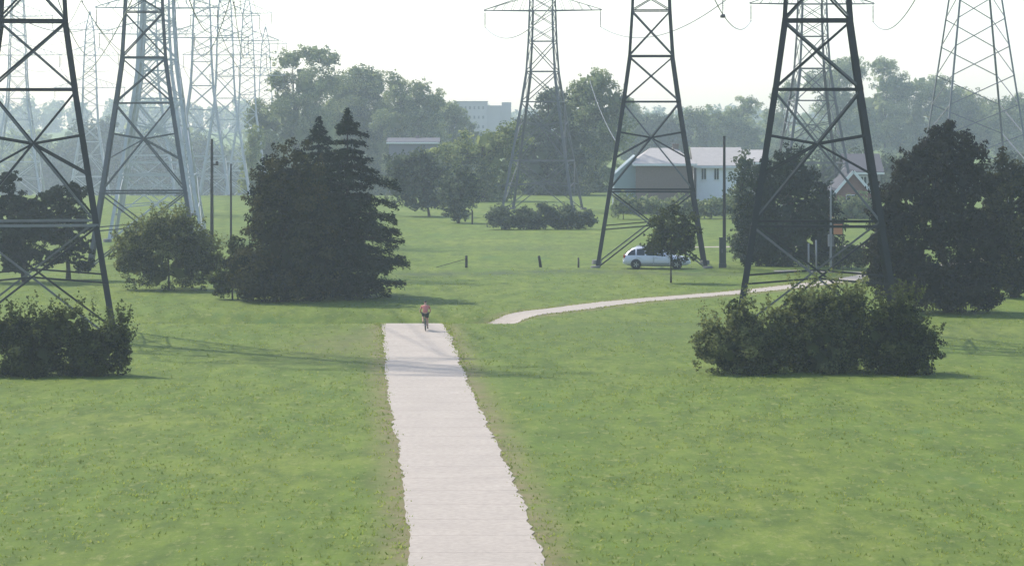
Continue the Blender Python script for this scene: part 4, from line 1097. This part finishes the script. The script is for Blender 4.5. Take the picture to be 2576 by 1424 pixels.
def cyclist():
    x, Y = X(1070, 160.5), 160.5
    zb = H(x, Y)+.03
    rz = math.atan2(.056, 1)                          # rides away along the path
    b = thing("bicycle", "dark bicycle ridden away from the viewer over the crest of the path", "bicycle", (x, Y, zb), rz)
    # bicycle axis along +y, rear wheel at y=-.5
    for yw in (-.50, .54):
        w = bpy.data.objects.new("wheel", None); C.objects.link(w); w.parent = b; w.location = (0, yw, .34)
        t = MB()
        for k in range(1):
            pts = [(0, .322*math.cos(a), .322*math.sin(a)) for a in np.linspace(0, 2*math.pi, 33)]
            t.tube(pts, .022, 8, False)
        t.build("tyre", M['rubber'], w)
        r = MB(); r.tube([(0, .29*math.cos(a), .29*math.sin(a)) for a in np.linspace(0, 2*math.pi, 33)], .011, 6, False)
        for k in range(16):
            a = k*math.pi/8; r.bar((.02*(-1)**k, 0, 0), (0, .285*math.cos(a), .285*math.sin(a)), .004)
        r.lathe([(.02, -.05), (.02, .05)], n=8, axis='x'); r.build("rim", M['chrome'], w)
    f = MB()
    BB, ST, HT, HB = (0, -.06, .29), (0, -.24, .80), (0, .34, .86), (0, .38, .70)
    for a, c, r in ((BB, ST, .017), (ST, HT, .016), (BB, HB, .019), (HT, HB, .019), ((0, -.24, .8), (0, -.27, .9), .014)): f.tube([a, c], r, 8)
    for s in (-1, 1):
        f.tube([(s*.02, -.06, .29), (s*.06, -.5, .34)], .009, 6); f.tube([(s*.02, -.235, .77), (s*.06, -.5, .34)], .008, 6)
    f.build("frame", M['bike'], b)
    fk = MB()
    for s in (-1, 1): fk.tube([(s*.045, .385, .68), (s*.05, .44, .5), (s*.05, .54, .34)], .012, 6)
    fk.tube([(-.045, .385, .68), (.045, .385, .68)], .014, 6); fk.build("fork", M['bike'], b)
    sdm = MB(); sdm.add([(-.075, -.37, .905), (.075, -.37, .905), (.025, -.1, .905), (-.025, -.1, .905), (-.06, -.36, .945), (.06, -.36, .945), (.016, -.11, .935), (-.016, -.11, .935)], [(3, 2, 1, 0), (4, 5, 6, 7), (0, 1, 5, 4), (1, 2, 6, 5), (2, 3, 7, 6), (3, 0, 4, 7)], True); sdm.build("saddle", M['trim'], b)
    hb = MB(); hb.tube([(0, .34, .86), (0, .36, .97), (0, .40, 1.0)], .015, 8); hb.tube([(-.30, .33, 1.03), (-.15, .39, 1.02), (0, .40, 1.0), (.15, .39, 1.02), (.30, .33, 1.03)], .013, 8); hb.build("handlebar", M['trim'], b)
    cr = MB(); cr.lathe([(.0, .06), (.09, .06), (.09, .066), (0, .066)], (0, -.06, .29), 16, 'x')
    cr.tube([(.1, .02, .14), (.1, -.06, .29), (-.1, -.06, .29), (-.1, -.14, .44)], .011, 6); cr.build("crank", M['chrome'], b)
    for s, q in ((1, (.14, .02, .135)), (-1, (-.14, -.14, .445))):
        p = MB(); p.box(q[0]-.05, q[0]+.05, q[1]-.04, q[1]+.04, q[2]-.012, q[2]+.012); p.build("pedal", M['trim'], b)
    rl = MB(); rl.box(-.03, .03, -.30, -.28, .72, .76); rl.build("reflector", M['red_lens'], b)

    pr = thing("person", "cyclist in a pinkish red jersey and dark shorts riding away along the pale path", "person", (x, Y, zb), rz)
    pel, wai, che, nck, hd0, hd1 = (0, -.22, 1.0), (0, -.17, 1.14), (0, -.05, 1.33), (0, .02, 1.47), (0, .05, 1.58), (0, .05, 1.67)
    V = [(pel, (.155, .12)), (wai, (.14, .105)), (che, (.165, .11)), (nck, .058), ((0, .045, 1.54), (.07, .08)), ((0, .055, 1.62), (.078, .095)), ((0, .05, 1.69), (.065, .08))]
    E = [(0, 1), (1, 2), (2, 3), (3, 4), (4, 5), (5, 6)]
    def add(par, pts):
        i = par
        for p, r in pts:
            V.append((p, r)); E.append((i, len(V)-1)); i = len(V)-1
        return i
    add(2, [((-.18, -.02, 1.40), .062), ((-.29, .08, 1.20), .045), ((-.29, .30, 1.075), .033)])
    add(2, [((.18, -.02, 1.40), .062), ((.29, .08, 1.20), .045), ((.29, .30, 1.075), .033)])
    # left leg high (pedal up), right leg down
    add(0, [((-.10, -.16, .95), .095), ((-.13, .19, .83), .065), ((-.13, .04, .62), .058), ((-.13, -.13, .53), .042), ((-.135, -.06, .475), .04), ((-.135, .05, .47), .032)])
    add(0, [((.10, -.16, .94), .095), ((.125, .10, .62), .063), ((.125, .0, .42), .058), ((.125, -.06, .22), .040), ((.13, .02, .17), .04), ((.13, .12, .165), .032)])
    body = skin_mesh("person_body", (V, E))
    parts = [body]
    for s in (-1, 1):
        hv = [((s*.29, .29, 1.08), .026), ((s*.285, .33, 1.072), .030)]
        he = [(0, 1)]
        for k, ln in enumerate((.040, .046, .043, .034)):
            xx = s*(.258+.018*k)
            hv += [((xx, .352, 1.066), .0095), ((xx, .352+ln*.55, 1.045), .009), ((xx, .352+ln*.35, 1.012), .0085), ((xx, .335, 1.005), .008)]
            b0 = len(hv)-4; he += [(1, b0), (b0, b0+1), (b0+1, b0+2), (b0+2, b0+3)]
        hv += [((s*.252, .325, 1.06), .011), ((s*.238, .335, 1.03), .0095), ((s*.24, .348, 1.012), .009)]
        b0 = len(hv)-3; he += [(1, b0), (b0, b0+1), (b0+1, b0+2)]
        parts.append(skin_mesh("person_hand", (hv, he), 0))
    fm = MB()                                               # nose, ears, lips
    fm.add([(-.014, .138, 1.60), (.014, .138, 1.60), (0, .168, 1.602), (0, .14, 1.645)], [(0, 1, 2), (1, 3, 2), (3, 0, 2)], True)
    for s in (-1, 1):
        fm.lathe([(.0, 0), (.03, .004), (.032, .012), (0, .018)], (s*.075 if s > 0 else -.093, .04, 1.61), 8, 'x')
        fm.lathe([(0, .0), (.011, .002), (.008, .01), (0, .012)], (s*.03, .132, 1.632), 8, 'y')
    fm.bar((-.025, .138, 1.572), (.025, .138, 1.572), .012)
    parts.append(fm.mesh("person_face"))
    link("body", join_meshes("person_body_joined", parts), M['skin'], pr)
    # clothes
    TV = [((0, -.225, 1.02), (.17, .135)), ((0, -.17, 1.14), (.158, .12)), ((0, -.05, 1.33), (.185, .128)), ((0, .0, 1.42), (.10, .085))]
    TE = [(0, 1), (1, 2), (2, 3)]
    for s in (-1, 1):
        i = len(TV); TV += [((s*.185, -.02, 1.40), .078), ((s*.255, .045, 1.275), .062)]; TE += [(2, i), (i, i+1)]
    link("jersey", skin_mesh("jersey_mesh", (TV, TE)), M['shirt'], pr)
    SV = [((0, -.225, 1.0), (.17, .135))]; SE = []
    for s, k1 in ((-1, (-.125, .12, .86)), (1, (.12, .05, .70))):
        i = len(SV); SV += [((s*.10, -.15, .94), .112), (k1, .085)]; SE += [(0, i), (i, i+1)]
    link("shorts", skin_mesh("shorts_mesh", (SV, SE)), M['shorts'], pr)
    HV = [((0, .03, 1.60), (.08, .085)), ((0, .035, 1.67), (.084, .095)), ((0, .04, 1.715), (.062, .075))]
    link("hair", skin_mesh("hair_mesh", (HV, [(0, 1), (1, 2)])), M['hair'], pr)
    for p in (((-.135, -.11, .47), (-.135, .09, .462)), ((.13, -.06, .155), (.13, .16, .158))):
        sh = MB(); a, c = Vector(p[0]), Vector(p[1])
        sh.tube([a+Vector((0, -.02, 0)), a.lerp(c, .3)+Vector((0, 0, .012)), a.lerp(c, .7), c], [.032, .048, .042, .022], 8); sh.build("shoe", M['trim'], pr)
cyclist()
